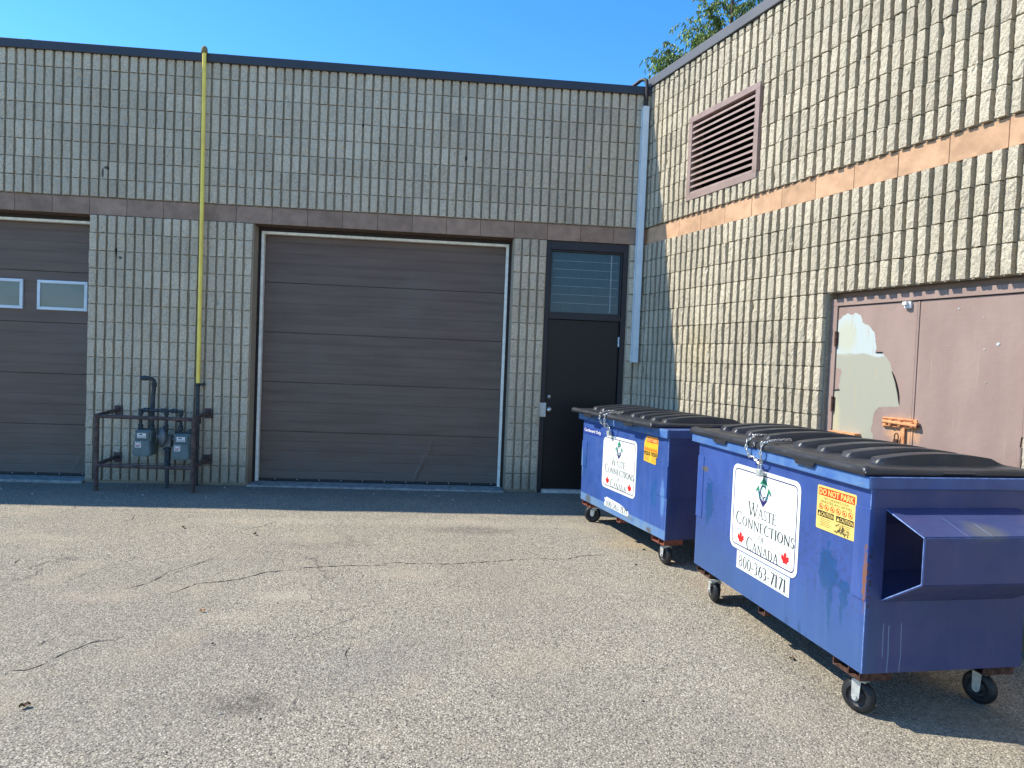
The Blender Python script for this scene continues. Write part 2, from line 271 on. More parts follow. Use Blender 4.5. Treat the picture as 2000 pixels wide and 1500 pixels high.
# ------------------------------------------------------------------ mesh helpers
class MB:
    def __init__(s): s.v = []; s.f = []; s.mi = []; s.ms = []; s.c = []; s.cur = 0; s.sm = []; s.tint = None
    def use(s, m):
        if m not in s.ms: s.ms.append(m)
        s.cur = s.ms.index(m); return s
    def add(s, vs, fs, smooth=False):
        o = len(s.v); s.v += [tuple(map(float, p)) for p in vs]; s.f += [[o+i for i in f] for f in fs]
        s.mi += [s.cur]*len(fs); s.sm += [smooth]*len(fs); return s
    def box(s, x0, x1, y0, y1, z0, z1):
        if x0 > x1: x0, x1 = x1, x0
        if y0 > y1: y0, y1 = y1, y0
        if z0 > z1: z0, z1 = z1, z0
        v = [(x, y, z) for z in (z0, z1) for y in (y0, y1) for x in (x0, x1)]
        return s.add(v, [(0, 2, 3, 1), (4, 5, 7, 6), (0, 1, 5, 4), (2, 6, 7, 3), (0, 4, 6, 2), (1, 3, 7, 5)])
    def bevbox(s, x0, x1, y0, y1, z0, z1, b):
        """box with chamfered edges"""
        import bmesh
        bm = bmesh.new(); vs = [bm.verts.new((x, y, z)) for z in (z0, z1) for y in (y0, y1) for x in (x0, x1)]
        for f in [(0, 2, 3, 1), (4, 5, 7, 6), (0, 1, 5, 4), (2, 6, 7, 3), (0, 4, 6, 2), (1, 3, 7, 5)]: bm.faces.new([vs[i] for i in f])
        bmesh.ops.bevel(bm, geom=bm.edges[:], offset=b, segments=2, affect='EDGES', profile=.5)
        bm.verts.index_update(); s.add([v.co[:] for v in bm.verts], [[v.index for v in f.verts] for f in bm.faces]); bm.free(); return s
    def tube(s, pts, r, n=12, cap=True, smooth=True):
        pts = [Vector(p) for p in pts]; rs = r if isinstance(r, (list, tuple)) else [r]*len(pts)
        vs = []; prev = None
        for i, p in enumerate(pts):
            t = (pts[min(i+1, len(pts)-1)]-pts[max(i-1, 0)]).normalized()
            if prev is None: a = t.orthogonal().normalized()
            else: a = (prev-t*prev.dot(t)).normalized()
            prev = a; b = t.cross(a)
            for k in range(n):
                an = 2*math.pi*k/n; vs.append(p+(a*math.cos(an)+b*math.sin(an))*rs[i])
        fs = [(i*n+k, i*n+(k+1) % n, (i+1)*n+(k+1) % n, (i+1)*n+k) for i in range(len(pts)-1) for k in range(n)]
        s.add(vs, fs, smooth)
        if cap: s.add(vs[:n], [list(range(n))[::-1]]); s.add(vs[-n:], [list(range(n))])
        return s
    def lathe(s, prof, M4, n=24, smooth=True):
        """prof: list of (radius, height) about local z, placed by matrix M4"""
        vs = [M4 @ Vector((r*math.cos(2*math.pi*k/n), r*math.sin(2*math.pi*k/n), h)) for r, h in prof for k in range(n)]
        fs = [(i*n+k, i*n+(k+1) % n, (i+1)*n+(k+1) % n, (i+1)*n+k) for i in range(len(prof)-1) for k in range(n)]
        return s.add(vs, fs, smooth)
    def prism(s, poly, fn, h0, h1):
        """poly: 2D outline; fn(x, y, h) -> 3D; solid between h0 and h1"""
        n = len(poly); vs = [fn(x, y, h0) for x, y in poly]+[fn(x, y, h1) for x, y in poly]
        return s.add(vs, [list(range(n))[::-1], [n+i for i in range(n)]]+[(i, (i+1) % n, n+(i+1) % n, n+i) for i in range(n)])
    def build(s, name, mat=None, parent=None):
        me = bpy.data.meshes.new(name); me.from_pydata(s.v, [], s.f)
        mats = s.ms if s.ms else [mat]
        for mm in mats: me.materials.append(M[mm] if isinstance(mm, str) else mm)
        if len(mats) > 1: me.polygons.foreach_set('material_index', s.mi)
        me.polygons.foreach_set('use_smooth', s.sm)
        if s.tint is not None: set_tint(me, s.tint)
        me.update(); o = bpy.data.objects.new(name, me); C.objects.link(o)
        if parent: o.parent = parent
        import bmesh
        if len(s.f) < 30000:
            bm = bmesh.new(); bm.from_mesh(me); bmesh.ops.recalc_face_normals(bm, faces=bm.faces); bm.to_mesh(me); bm.free()
        return o
def set_tint(me, t):
    a = me.color_attributes.new('tint', 'FLOAT_COLOR', 'POINT')
    arr = np.ones((len(me.vertices), 4), dtype=np.float32); arr[:, :3] = np.asarray(t, dtype=np.float32).reshape(-1, 1) if np.ndim(t) == 1 else t
    a.data.foreach_set('color', arr.ravel())
def empty(name, loc=(0, 0, 0), rz=0, label=None, cat=None, group=None):
    o = bpy.data.objects.new(name, None); C.objects.link(o); o.location = loc; o.rotation_euler = (0, 0, rz)
    return tag(o, label, cat, group)
def tag(o, label=None, cat=None, group=None, kind=None):
    if label: o['label'] = label
    if cat: o['category'] = cat
    if group: o['group'] = group
    if kind: o['kind'] = kind
    return o

# ------------------------------------------------------------------ ground
def gz(y): return -.035+.013*max(min(y, 0), -16)
xs = np.concatenate([np.linspace(-260, -9, 14), np.arange(-8.8, 4.01, .1), np.linspace(4.4, 260, 14)])
ys = np.concatenate([np.linspace(-260, -9.5, 14), np.arange(-9.3, .51, .1), np.linspace(.8, 260, 14)])
XX, YY = np.meshgrid(xs, ys)
def vnoise(x, y, f, seed):
    r = np.random.default_rng(seed).random((128, 128)); x = x*f+500; y = y*f+500
    xi, yi = np.floor(x).astype(int), np.floor(y).astype(int); fx, fy = x-xi, y-yi; fx = fx*fx*(3-2*fx); fy = fy*fy*(3-2*fy)
    g = lambda a, b: r[a % 128, b % 128]
    return (g(xi, yi)*(1-fx)+g(xi+1, yi)*fx)*(1-fy)+(g(xi, yi+1)*(1-fx)+g(xi+1, yi+1)*fx)*fy-.5
near = np.clip(1-np.maximum(np.abs(XX+2)-9, np.abs(YY+4)-7)/3, 0, 1)
ZZ = -.035+.013*np.clip(YY, -16, 0)+near*(vnoise(XX, YY, 1.1, 1)*.014+vnoise(XX, YY, 3.3, 2)*.005)
def ground_z(x, y):
    return -.035+.013*max(min(y, 0), -16)+float(vnoise(np.array(x), np.array(y), 1.1, 1))*.014+float(vnoise(np.array(x), np.array(y), 3.3, 2))*.005
nx, ny = len(xs), len(ys)
me = bpy.data.meshes.new('ground'); me.from_pydata(np.stack([XX.ravel(), YY.ravel(), ZZ.ravel()], 1).tolist(), [], [(j*nx+i, j*nx+i+1, (j+1)*nx+i+1, (j+1)*nx+i) for j in range(ny-1) for i in range(nx-1)])
me.materials.append(M['asphalt']); me.polygons.foreach_set('use_smooth', [True]*len(me.polygons))
ground = bpy.data.objects.new('ground', me); C.objects.link(ground); tag(ground, kind='structure')
CR = [[[-4.396, -4.789], [-4.412, -4.693], [-4.34, -4.693], [-4.294, -4.637], [-4.272, -4.531], [-4.243, -4.469], [-4.213, -4.405], [-4.161, -4.339], [-4.082, -4.325], [-4.038, -4.227]],
 [[-4.454, -3.572], [-4.396, -3.472], [-4.305, -3.374], [-4.271, -3.257], [-4.198, -3.117], [-4.097, -2.868], [-3.981, -2.757]],
 [[-4.118, -3.638], [-4.046, -3.521], [-3.979, -3.375], [-3.85, -3.35], [-3.705, -3.279], [-3.589, -3.13], [-3.438, -3.086], [-3.306, -3.008], [-3.17, -2.975], [-3.013, -2.945], [-2.813, -2.936], [-2.68, -2.853], [-2.457, -2.869], [-2.233, -2.858], [-1.989, -2.794], [-1.736, -2.727], [-1.51, -2.66], [-1.33, -2.708], [-1.154, -2.585], [-0.875, -2.512]],
 [[-5.384, -3.167], [-5.372, -3.05], [-5.43, -2.856], [-5.402, -2.803]], [[-5.246, -1.798], [-5.157, -1.677], [-5.216, -1.459]],
 [[-4.374, -4.3], [-4.283, -4.201], [-4.211, -4.142]], [[-3.92, -3.265], [-3.901, -3.105], [-3.895, -2.984]], [[-2.769, -4.621], [-2.802, -4.473], [-2.801, -4.283]], [[-4.137, -2.037], [-3.951, -1.81], [-3.797, -1.527]], [[-4.458, -4.471], [-4.437, -4.342], [-4.363, -4.217]]]
cb = MB()
for k, line in enumerate(CR):
    w0 = .0050 if k in (0, 2) else .0034
    pts = []
    for a, b in zip(line[:-1], line[1:]):
        a, b = Vector(a), Vector(b); n = max(2, int((b-a).length/.025)); nr = Vector((-(b-a).y, (b-a).x)).normalized()
        for i in range(n): pts.append(a+(b-a)*i/n+nr*random.uniform(-.008, .008))
    L, Rr = [], []
    for i, p in enumerate(pts):
        t = (pts[min(i+1, len(pts)-1)]-pts[max(0, i-1)]).normalized(); nn = Vector((-t.y, t.x)); w = w0*random.uniform(.05, 1.3)*(min(i, len(pts)-1-i, 6)/6)
        z = ground_z(p.x, p.y)+.0025; L.append((*(p+nn*w), z)); Rr.append((*(p-nn*w), z))
    n = len(pts); cb.add(L+Rr, [(i, i+1, n+i+1, n+i) for i in range(n-1)])
cb.build('crack', 'crack', ground)

# ------------------------------------------------------------------ ribbed split-face block wall
def rib_mesh(cells, name, mat, parent, depth=.032, backs=(), btint=.74):  # btint darkens the backing: mortar tone plus shade painted into the grooves
    """cells: list of (x0, x1, z0, z1, blocktint); one knobbly rib each, on a wall facing -y"""
    nx_, nz_ = 4, 8; cells = np.array(cells); N = len(cells)
    u = np.concatenate([[0], np.linspace(0, 1, nx_+1), [1]]); w = np.concatenate([[0], np.linspace(0, 1, nz_+1), [1]])
    U, V = np.meshgrid(u, w); nU, nV = len(u), len(w)
    X = cells[:, 0, None, None]+(cells[:, 1]-cells[:, 0])[:, None, None]*U; Z = cells[:, 2, None, None]+(cells[:, 3]-cells[:, 2])[:, None, None]*V
    ring = (np.arange(nU)[None, :] == 0) | (np.arange(nU)[None, :] == nU-1) | (np.arange(nV)[:, None] == 0) | (np.arange(nV)[:, None] == nV-1)
    edge = (~ring) & ((np.arange(nU)[None, :] == 1) | (np.arange(nU)[None, :] == nU-2) | (np.arange(nV)[:, None] == 1) | (np.arange(nV)[:, None] == nV-2))
    inn = (~ring) & (~edge)
    nz = rng.normal(0, 1, X.shape); bow = rng.normal(0, .0025, (N, 1, 1)); tx = rng.normal(0, .003, (N, 1, 1))*(U-.5); tz = rng.normal(0, .004, (N, 1, 1))*(V-.5)
    Y = -(depth+bow+tx+tz+inn*(.002+nz*.0019)+edge*(-.0002+nz*.0014)); Y = np.where(ring, .0015, Y)
    X = X+np.where(edge, rng.normal(0, .0012, X.shape), 0)+np.where(inn, rng.normal(0, .002, X.shape), 0); Z = Z+np.where(edge, rng.normal(0, .0014, X.shape), 0)+np.where(inn, rng.normal(0, .003, X.shape), 0)
    # a few chipped ribs
    chip = rng.random((N, 1, 1)) < .035; cz = rng.random((N, 1, 1)); side = np.where(rng.random((N, 1, 1)) < .5, U, 1-U)
    Y = np.where(chip & (~ring), Y+.016*np.exp(-((V-cz)/.16)**2)*np.exp(-(side/.35)**2), Y)
    co = np.stack([X, Y, Z], -1).reshape(-1, 3)
    base = (np.arange(N)*nU*nV)[:, None]; q4 = np.array([(j*nU+i, j*nU+i+1, (j+1)*nU+i+1, (j+1)*nU+i) for j in range(nV-1) for i in range(nU-1)])
    F = (base[:, None, :]+q4[None]).reshape(-1, 4)
    tint = np.repeat(cells[:, 4], nU*nV)
    bv, bf = [], []
    for (x0, x1, y0, y1, z0, z1) in backs:
        o = len(co)+len(bv); v = [(x, y, z) for z in (z0, z1) for y in (y0, y1) for x in (x0, x1)]; bv += v
        bf += [[o+i for i in f] for f in [(0, 2, 3, 1), (4, 5, 7, 6), (0, 1, 5, 4), (2, 6, 7, 3), (0, 4, 6, 2), (1, 3, 7, 5)]]
    co = np.concatenate([co, np.array(bv).reshape(-1, 3)]); F = np.concatenate([F, np.array(bf).reshape(-1, 4)]); tint = np.concatenate([tint, np.full(len(bv), btint)])
    me = bpy.data.meshes.new(name); me.vertices.add(len(co)); me.vertices.foreach_set('co', co.astype(np.float32).ravel())
    me.loops.add(F.size); me.loops.foreach_set('vertex_index', F.astype(np.int32).ravel())
    me.polygons.add(len(F)); me.polygons.foreach_set('loop_start', (np.arange(len(F))*4).astype(np.int32)); me.polygons.foreach_set('loop_total', np.full(len(F), 4, dtype=np.int32))
    me.update(calc_edges=True); me.validate(); me.shade_flat(); me.materials.append(mat); set_tint(me, tint)
    o = bpy.data.objects.new(name, me); C.objects.link(o); o.parent = parent; return o

def cells_for(x0, x1, z0, z1, off, gap=.0130):
    out = []; tints = {}
    for ci in range(int(round(z0/.2)), int(math.ceil(z1/.2-1e-6))):
        a = math.floor((x0-off)/.1+1e-6)
        while off+a*.1 < x1-1e-4:
            rx0, rx1 = max(off+a*.1+gap, x0+.004), min(off+(a+1)*.1-gap, x1-.004)
            key = (ci, math.floor(a/4+(.0))); t = tints.setdefault(key, random.uniform(.89, 1.08))
            zz1 = min((ci+1)*.2-.0045, z1)
            if rx1-rx0 > .03: out.append((rx0+random.uniform(-.0015, .0015), rx1+random.uniform(-.0015, .0015), ci*.2+.0045, zz1, t*random.uniform(.95, 1.05)))
            a += 1
    return out

# ---- the long unit straight ahead
unit = empty('industrial_unit', (0, 0, 0), 0, 'long shaded grey block building with brown band, dark eave and two brown garage doors', 'building')
XL = -12.4
cells = cells_for(XL, -.01, 3.2, 4.78, 0)
for a, b in ((XL, -9.4), (-6.4, -4.6), (-1.6, -1.2), (-.2, -.01)): cells += cells_for(a, b, 0, 3.0, 0)
backs = [(XL, .10, 0, .2, 3.2, 4.80)]+[(a, b, 0, .2, -.25, 3.0) for a, b in ((XL, -9.4), (-6.4, -4.6), (-1.6, -1.2), (-.2, .10))]
rib_mesh(cells, 'block_wall', M['block'], unit, backs=backs)
def band(x0, x1, off, parent, mat, step=.4):
    mb = MB(); ts = []; x = x0
    nxt = off+math.ceil((x0-off)/step+1e-6)*step
    while x < x1-1e-4:
        e = min(nxt, x1)
        if e-x > .02:
            n0 = len(mb.v); yy = random.uniform(-.0165, -.0135); mb.bevbox(x+.002, e-.002, yy, .17, 3.004, 3.192, .003); ts += [random.uniform(.86, 1.12)]*(len(mb.v)-n0)
        x = nxt; nxt += step
    n0 = len(mb.v); mb.box(x0, x1, -.006, .2, 3.0015, 3.1985); ts += [.40]*(len(mb.v)-n0)
    mb.tint = np.array(ts); return mb.build('painted_band', mat, parent)
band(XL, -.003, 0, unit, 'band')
mb = MB()
xx = XL-.05
for e in (-10.07, -7.05, -4.95, -1.9, .02):                              # folded metal edge in lengths
    mb.bevbox(xx+.0015, e-.0015, -.062, .25, 4.775, 4.872, .006); mb.box(e-.03, e+.03, -.0638, -.0622, 4.777, 4.870) if e < 0 else None; xx = e
mb.build('roof_flashing', 'flash', unit)
mb = MB(); mb.box(XL, 9, .2, 6.4, 4.55, 4.80); mb.build('roof', 'roof', unit)
mb = MB(); mb.box(XL, 9, 6.2, 6.4, -.2, 4.55); mb.box(XL, XL+.2, .2, 6.2, -.2, 4.55); mb.box(8.8, 9, .2, 6.2, -.2, 4.55); mb.build('rear_wall', 'block_plain' if 'block_plain' in M else 'concrete', unit)
for a, b in ((-9.4, -6.4), (-4.6, -1.6)):
    mb = MB(); mb.bevbox(a+.002, b-.002, -.055, .32, -.2, -.012, .012); mb.build('concrete_sill', 'concrete', unit)
mb = MB(); mb.box(XL+.2, 8.8, .9, .92, -.2, 4.5); mb.build('interior_wall', 'void', unit)

def garage_door(x0, x1, parent, windows=(), crease=()):
    """sectional door: five ribbed panels; surface facing -y at y=.25"""
    zs, ysn = [], []
    ztop = 2.945; ph = .5915; z = 0.0; prof = []
    for k in range(5):
        zb = z+k*ph
        prof += [(zb+.001, .266), (zb+.005, .2505)]
        for j in range(1, 5):
            g = zb+ph*j/5
            prof += [(g-.014, .250), (g-.009, .2518), (g-.002, .2518), (g+.002, .2498)]
            if j < 4: prof += [(g+.05, .2495)]
        prof += [(zb+ph-.005, .2505), (zb+ph-.001, .266)]
    prof = [p for p in prof if p[0] <= ztop]
    n = 90; X = np.linspace(x0+.045, x1-.045, n); vs = []
    for zz, yy in prof:
        for x_ in X:
            d = 0
            for cx, cz, sl, h, w, amp in crease:
                if abs(zz-cz) < h: d += amp*math.exp(-((x_-(cx+sl*(zz-cz)))/w)**2)*(1-(abs(zz-cz)/h)**2)
            vs.append((x_, yy+d+.0012*math.sin(x_*2.3+zz), zz))
    mb = MB(); mb.add(vs, [(j*n+i, j*n+i+1, (j+1)*n+i+1, (j+1)*n+i) for j in range(len(prof)-1) for i in range(n-1)], False)
    mb.box(x0+.045, x1-.045, .264, .30, .0, ztop)
    o = mb.build('garage_door', 'garage', parent)
    mb = MB(); mb.bevbox(x0+.047, x1-.047, .238, .262, -.010, .022, .004); mb.build('bottom_seal', 'tyre', o)
    for i in range(11): mb = MB(); mb.bevbox(x0+.25+i*.26, x0+.262+i*.26, .235, .2385, .008, .018, .002); mb.build('seal_screw', 'chrome', o)
    mb = MB()
    mb.box(x0, x0+.042, .195, .30, -.01, 2.999); mb.box(x1-.042, x1, .195, .30, -.01, 2.999); mb.box(x0+.042, x1-.042, .195, .30, 2.945, 2.999)
    mb.build('door_jamb', 'brown_steel', o)
    mb = MB()
    for a, b in ((x0+.036, x0+.069), (x1-.069, x1-.036)): mb.bevbox(a, b, .180, .2475, -.008, 2.928, .004)
    mb.bevbox(x0+.038, x1-.038, .176, .2445, 2.925, 2.955, .004)
    mb.build('weather_strip', 'cream', o)
    for a, b in windows:
        mb = MB(); mb.use('whitemetal'); z0, z1 = 1.920, 2.262; w = .034
        for xa, xb, za, zb in ((a, b, z0, z0+w), (a, b, z1-w, z1), (a, a+w, z0+w, z1-w), (b-w, b, z0+w, z1-w)): mb.bevbox(xa, xb, .228, .252, za, zb, .004)
        mb.use('glass'); mb.box(a+w, b-w, .240, .246, z0+w, z1-w)
        mb.build('window', None, o)
    return o
garage_door(-9.4, -6.4, unit, [(-7.083-.71*k, -6.530-.71*k) for k in range(4)], crease=[(-6.62, .12, .55, .22, .02, -.006)])
garage_door(-4.6, -1.6, unit, (), crease=[(-2.50, .48, .06, .11, .012, -.009), (-2.63, .17, .45, .20, .018, -.011), (-2.49, .30, 0, .10, .016, .006), (-2.75, .40, 4, .03, .15, -.003), (-3.4, 1.2, 0, 1.2, .6, .003)])

# exit door with transom
fr = MB()
fr.bevbox(-1.199, -1.147, .0, .16, -.03, 2.997, .004); fr.bevbox(-.262, -.201, .0, .16, -.03, 2.997, .004)
fr.box(-1.147, -.262, .0, .16, 2.90, 2.996); fr.box(-1.147, -.262, .012, .15, 2.072, 2.135)
fo = fr.build('door_frame', 'frame', unit)
tr = MB(); tr.use('frame')
for a in ((-1.146, -1.125, 2.136, 2.899), (-.284, -.263, 2.136, 2.899), (-1.125, -.284, 2.136, 2.156), (-1.125, -.284, 2.879, 2.899)): tr.box(a[0], a[1], .03, .10, a[2], a[3])
tr.use('glass2'); tr.box(-1.125, -.284, .060, .066, 2.156, 2.879)
tr.use('blind')
for k in range(6): tr.box(-1.105, -.31, .0575, .0595, 2.268+k*.101, 2.2735+k*.101)
tr.box(-.40, -.385, .0570, .0590, 2.17, 2.87)
tr.build('transom_window', None, unit)
dl = MB(); dl.bevbox(-1.143, -.266, .050, .094, .012, 2.068, .003); dl = dl.build('exit_door', 'door', unit)
mb = MB(); mb.bevbox(-1.215, -1.128, -.004, .050, .885, 1.058, .006); mb.build('latch_guard', 'galv', dl)
mb = MB(); T = Matrix.Translation((-1.088, .05, .976)) @ Matrix.Rotation(R(90), 4, 'X')
mb.lathe([(0, .072), (.020, .070), (.029, .058), (.030, .045), (.020, .032), (.012, .028), (.012, .01), (.034, .006), (.034, 0)], T, 24); mb.build('door_knob', 'chrome', dl)
mb = MB(); T = Matrix.Translation((-1.092, .05, 1.128)) @ Matrix.Rotation(R(90), 4, 'X')
mb.lathe([(0, .014), (.010, .014), (.012, .010), (.022, .009), (.025, .0)], T, 20); mb.build('deadbolt', 'chrome', dl)
mb = MB(); mb.tube([(-.262, .040, 1.765), (-.262, .040, 1.885)], .009, 10); mb.box(-.275, -.255, .044, .050, 1.77, 1.88); mb.build('hinge', 'whitemetal', dl)
mb = MB(); mb.bevbox(-1.147, -.262, -.012, .12, -.030, .010, .003); mb.bevbox(-1.147, -.262, -.03, -.0125, -.050, -.018, .003); mb.build('threshold', 'galv', unit)

# ---- the wing on the right, turned 105 degrees
TH = .26976
wing = empty('wing_building', (0, 0, 0), math.atan2(-math.cos(TH), math.sin(TH)), 'sunlit buff block building wing on the right with orange band, louvre and rose steel doors', 'building')
OFF = .3235; DO0, DO1 = 2.922, 4.523; XE = 10.0
def wing_cells(x0, x1, z0, z1, ex=()):
    return [c for c in cells_for(x0, x1, z0, z1, OFF, .0190) if not any(c[1] > a+.01 and c[0] < b-.01 and c[3] > z_0+.01 and c[2] < z_1-.01 for a, b, z_0, z_1 in ex)]
cells = wing_cells(.02, XE, 3.2, 4.86, [(.93, 1.97, 3.40, 4.20)])+wing_cells(.02, XE, 2.2, 3.0)+wing_cells(.02, DO0, 0, 2.2)+wing_cells(DO1, XE, 0, 2.2)
rib_mesh(cells, 'block_wall', M['block_wing'], wing, depth=.042, btint=.62, backs=[(.0, XE, 0, .2, 4.20, 4.88), (.0, .93, 0, .2, 3.2, 4.2), (1.97, XE, 0, .2, 3.2, 4.2), (.93, 1.97, 0, .2, 3.2, 3.40), (.0, XE, 0, .2, 2.2, 3.0), (.0, DO0, 0, .2, -.3, 2.2), (DO1, XE, 0, .2, -.3, 2.2)])
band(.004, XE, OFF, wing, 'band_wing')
mb = MB(); xx = -.02
for e in (.12, 3.1, 6.1, XE+.05): mb.bevbox(xx+.0015, e-.0015, -.062, .25, 4.870, 4.975, .006); xx = e
mb.build('roof_flashing', 'flash2', wing)
mb = MB(); mb.box(0.02, XE, .2, 7.5, 4.6, 4.90); mb.build('roof', 'roof', wing)
mb = MB(); mb.box(XE-.2, XE, .2, 7.5, -.2, 4.6); mb.box(.25, XE-.2, 7.3, 7.5, -.2, 4.6); mb.build('rear_wall', 'concrete', wing)
# louvre
lv = MB(); a0, a1, b0, b1 = .878, 2.003, 3.349, 4.245; w = .062
for xa, xb, za, zb in ((a0, a1, b0, b0+w), (a0, a1, b1-w, b1), (a0, a0+w, b0+w, b1-w), (a1-w, a1, b0+w, b1-w)): lv.bevbox(xa, xb, -.052, .05, za, zb, .003)
lvo = lv.build('vent_louver', 'louver', wing)
n = 12; pitch = (b1-b0-2*w)/n
for k in range(n):
    z = b0+w+k*pitch; mb = MB()
    poly = [(-.048, z+.002), (-.044, z+.025), (.03, z+.064), (.032, z+.061), (-.039, z+.022), (-.043, z+.002)]
    mb.prism(poly, lambda y_, z_, h_: (h_, y_, z_), a0+w, a1-w); mb.build('louver_slat', 'louver', lvo)
mb = MB(); mb.box(a0+w, a1-w, .10, .11, b0+w, b1-w); mb.build('louver_backing', 'void', lvo)
# steel double doors, recessed .07
fr = MB(); fr.bevbox(DO0, DO0+.062, .072, .14, -.2, 2.13, .003); fr.bevbox(DO1-.036, DO1, .072, .14, -.2, 2.13, .003); fr.bevbox(DO0, DO1, .070, .14, 2.095, 2.152, .003); fr.box(DO0, DO1, .130, .15, 2.152, 2.20)
fr = fr.build('steel_door_frame', 'rose', wing)
def leaf(x0, x1, parent=wing):
    mb = MB(); mb.bevbox(x0, x1, .083, .125, -.05, 2.090, .004); return mb.build('steel_door', 'rose', parent)
FLAKES = [(4.273, 1.777, .014), (4.186, 1.742, .007), (4.208, 1.528, .006), (4.228, 1.509, .005), (3.994, 2.017, .008), (4.168, 1.951, .005), (3.926, 1.768, .004), (4.117, 1.371, .004), (3.40, 1.52, .004), (3.52, 1.66, .005)]
lf1 = leaf(DO0+.041, 3.682); lf2 = leaf(3.704, DO1-.067)
fr.location = (0, -.040, 0); lf1.location = lf2.location = (.025, -.040, 0)
mb = MB(); mb.bevbox(3.685, 3.701, .079, .11, -.05, 2.088, .003); mb.build('astragal', 'rose', lf1)
conv = lambda s_, z_: (s_+(7.38-s_)*.05/4.53, z_+(1.5415-z_)*.05/4.53)
pa = [(2.89, 1.956), (2.957, 2.016), (3.004, 2.038), (3.05, 2.023), (3.08, 2.038), (3.141, 2.018), (3.159, 1.958), (3.226, 1.928), (3.274, 1.884), (3.293, 1.799), (3.306, 1.751), (3.298, 1.714), (3.361, 1.714), (3.419, 1.662), (3.454, 1.59), (3.49, 1.499), (3.519, 1.387), (3.532, 1.318), (3.455, 1.313), (3.358, 1.303), (3.311, 1.246), (3.309, 1.182), (3.294, 1.127), (3.317, 1.076), (3.30, .95), (3.22, .90), (2.92, .88), (2.893, 1.085), (2.895, 1.325), (2.893, 1.399), (2.971, 1.409), (2.959, 1.442), (2.974, 1.578), (2.925, 1.594), (2.901, 1.701), (2.896, 1.871)]
pts = []
pa = [conv(*p) for p in pa]; cxm = sum(p[0] for p in pa)/len(pa)
for i, p in enumerate(pa):
    qn = pa[(i+1) % len(pa)]; k = max(1, int(math.dist(p, qn)/.014))
    for j in range(k):
        jx = random.uniform(-.006, .006) if j else 0
        pts.append((max(DO0+.044, p[0]+(qn[0]-p[0])*j/k+jx), p[1]+(qn[1]-p[1])*j/k+(random.uniform(-.005, .005) if j else 0)))
from mathutils.geometry import tessellate_polygon
mb = MB(); tri = tessellate_polygon([[Vector((x_, z_, 0)) for x_, z_ in pts]]); mb.add([(x_, .0822, z_) for x_, z_ in pts], tri); mb.build('peeled_patch', 'patch', lf1)
mb = MB()                                                              # curled black lip of paint along the patch edge
ed = [conv(*p) for p in [(3.455, 1.58), (3.475, 1.545), (3.497, 1.495), (3.512, 1.45), (3.526, 1.39), (3.533, 1.335)]]
mb.tube([(x_, .079, z_) for x_, z_ in ed], [.002, .005, .006, .007, .005, .001], 6); mb.build('curled_paint', 'twig', lf1); mb = MB(); mb.tube([(conv(3.305, 1.722)[0], .079, conv(0, 1.722)[1]), (conv(3.36, 1.722)[0], .079, conv(0, 1.722)[1])], .0045, 6); mb.build('curled_paint', 'twig', lf1); mb = MB(); mb.tube([(conv(2.90, 1.41)[0], .079, 1.41), (conv(2.965, 1.41)[0], .079, 1.418)], .004, 6)
mb.build('curled_paint', 'twig', lf1)
mb = MB(); mb.bevbox(3.585, 3.64, .060, .083, 2.038, 2.088, .006); mb.bevbox(3.588, 3.625, .035, .060, 2.06, 2.087, .006); mb.build('door_stop', 'paper', lf1)
for s_f, z_f, r_f in FLAKES:
    mb = MB(); a_ = random.uniform(0, 6); po = [(s_f+r_f*random.uniform(.5, 1.1)*math.cos(a_+k*.9), z_f+r_f*random.uniform(.5, 1.1)*math.sin(a_+k*.9)) for k in range(7)]
    mb.prism(po, lambda x_, zz, h_: (x_, h_, zz), .0800, .0829); mb.build('paint_flake', 'patch', lf1 if s_f < 3.69 else lf2)
for z_ in (1.83, 1.30, .45):
    mb = MB(); mb.tube([(DO0+.038, .070, z_-.06), (DO0+.038, .070, z_+.06)], .011, 10); mb.box(DO0+.02, DO0+.055, .0755, .082, z_-.055, z_+.055); mb.build('hinge', 'rust', lf1)
mb = MB(); mb.tube([(DO1-.062, .068, 1.02), (DO1-.062, .068, 1.135)], .014, 12); mb.build('hinge', 'louver', lf2)
mb = MB(); mb.tube([(DO1-.062, .081, 1.13), (DO1-.061, .080, 1.6)], .003, 6); mb.tube([(DO1-.072, .078, 1.125), (DO1-.060, .070, 1.20)], .004, 6); mb.build('hinge_rod', 'twig', lf2)
bs = MB(); bs.use('orange'); bs.bevbox(3.448, 3.735, .074, .082, 1.165, 1.238, .003); bs.tube([(3.47, .055, 1.205), (3.755, .055, 1.195)], .013, 12)
for x_ in (3.52, 3.60, 3.70, 3.735): bs.bevbox(x_, x_+.022, .046, .076, 1.180, 1.222, .004)
bs.bevbox(3.455, 3.73, .060, .074, 1.170, 1.180, .002); bs.bevbox(3.450, 3.70, .066, .076, 1.226, 1.236, .002); bs.use('rust'); bs.tube([(3.755, .055, 1.195), (3.760, .055, 1.195)], .012, 10); bs.use('orange'); bs.bevbox(3.615, 3.648, .062, .074, 1.02, 1.178, .003)
bso = bs.build('slide_bolt', None, lf1)
pl = MB(); pl.use('rust'); pl.bevbox(3.575, 3.612, .038, .060, 1.035, 1.085, .006)
pl.tube([(3.580, .049, 1.083), (3.580, .049, 1.112), (3.586, .049, 1.124), (3.596, .049, 1.128), (3.606, .049, 1.122), (3.611, .049, 1.11), (3.611, .049, 1.083)], .0045, 8)
tag(pl.build('padlock', None), 'rusty old padlock hanging from the orange slide bolt on the rose steel door', 'padlock').matrix_world = wing.matrix_basis @ Matrix.Translation((.025, -.040, 0))
M_W = wing.matrix_basis.copy()
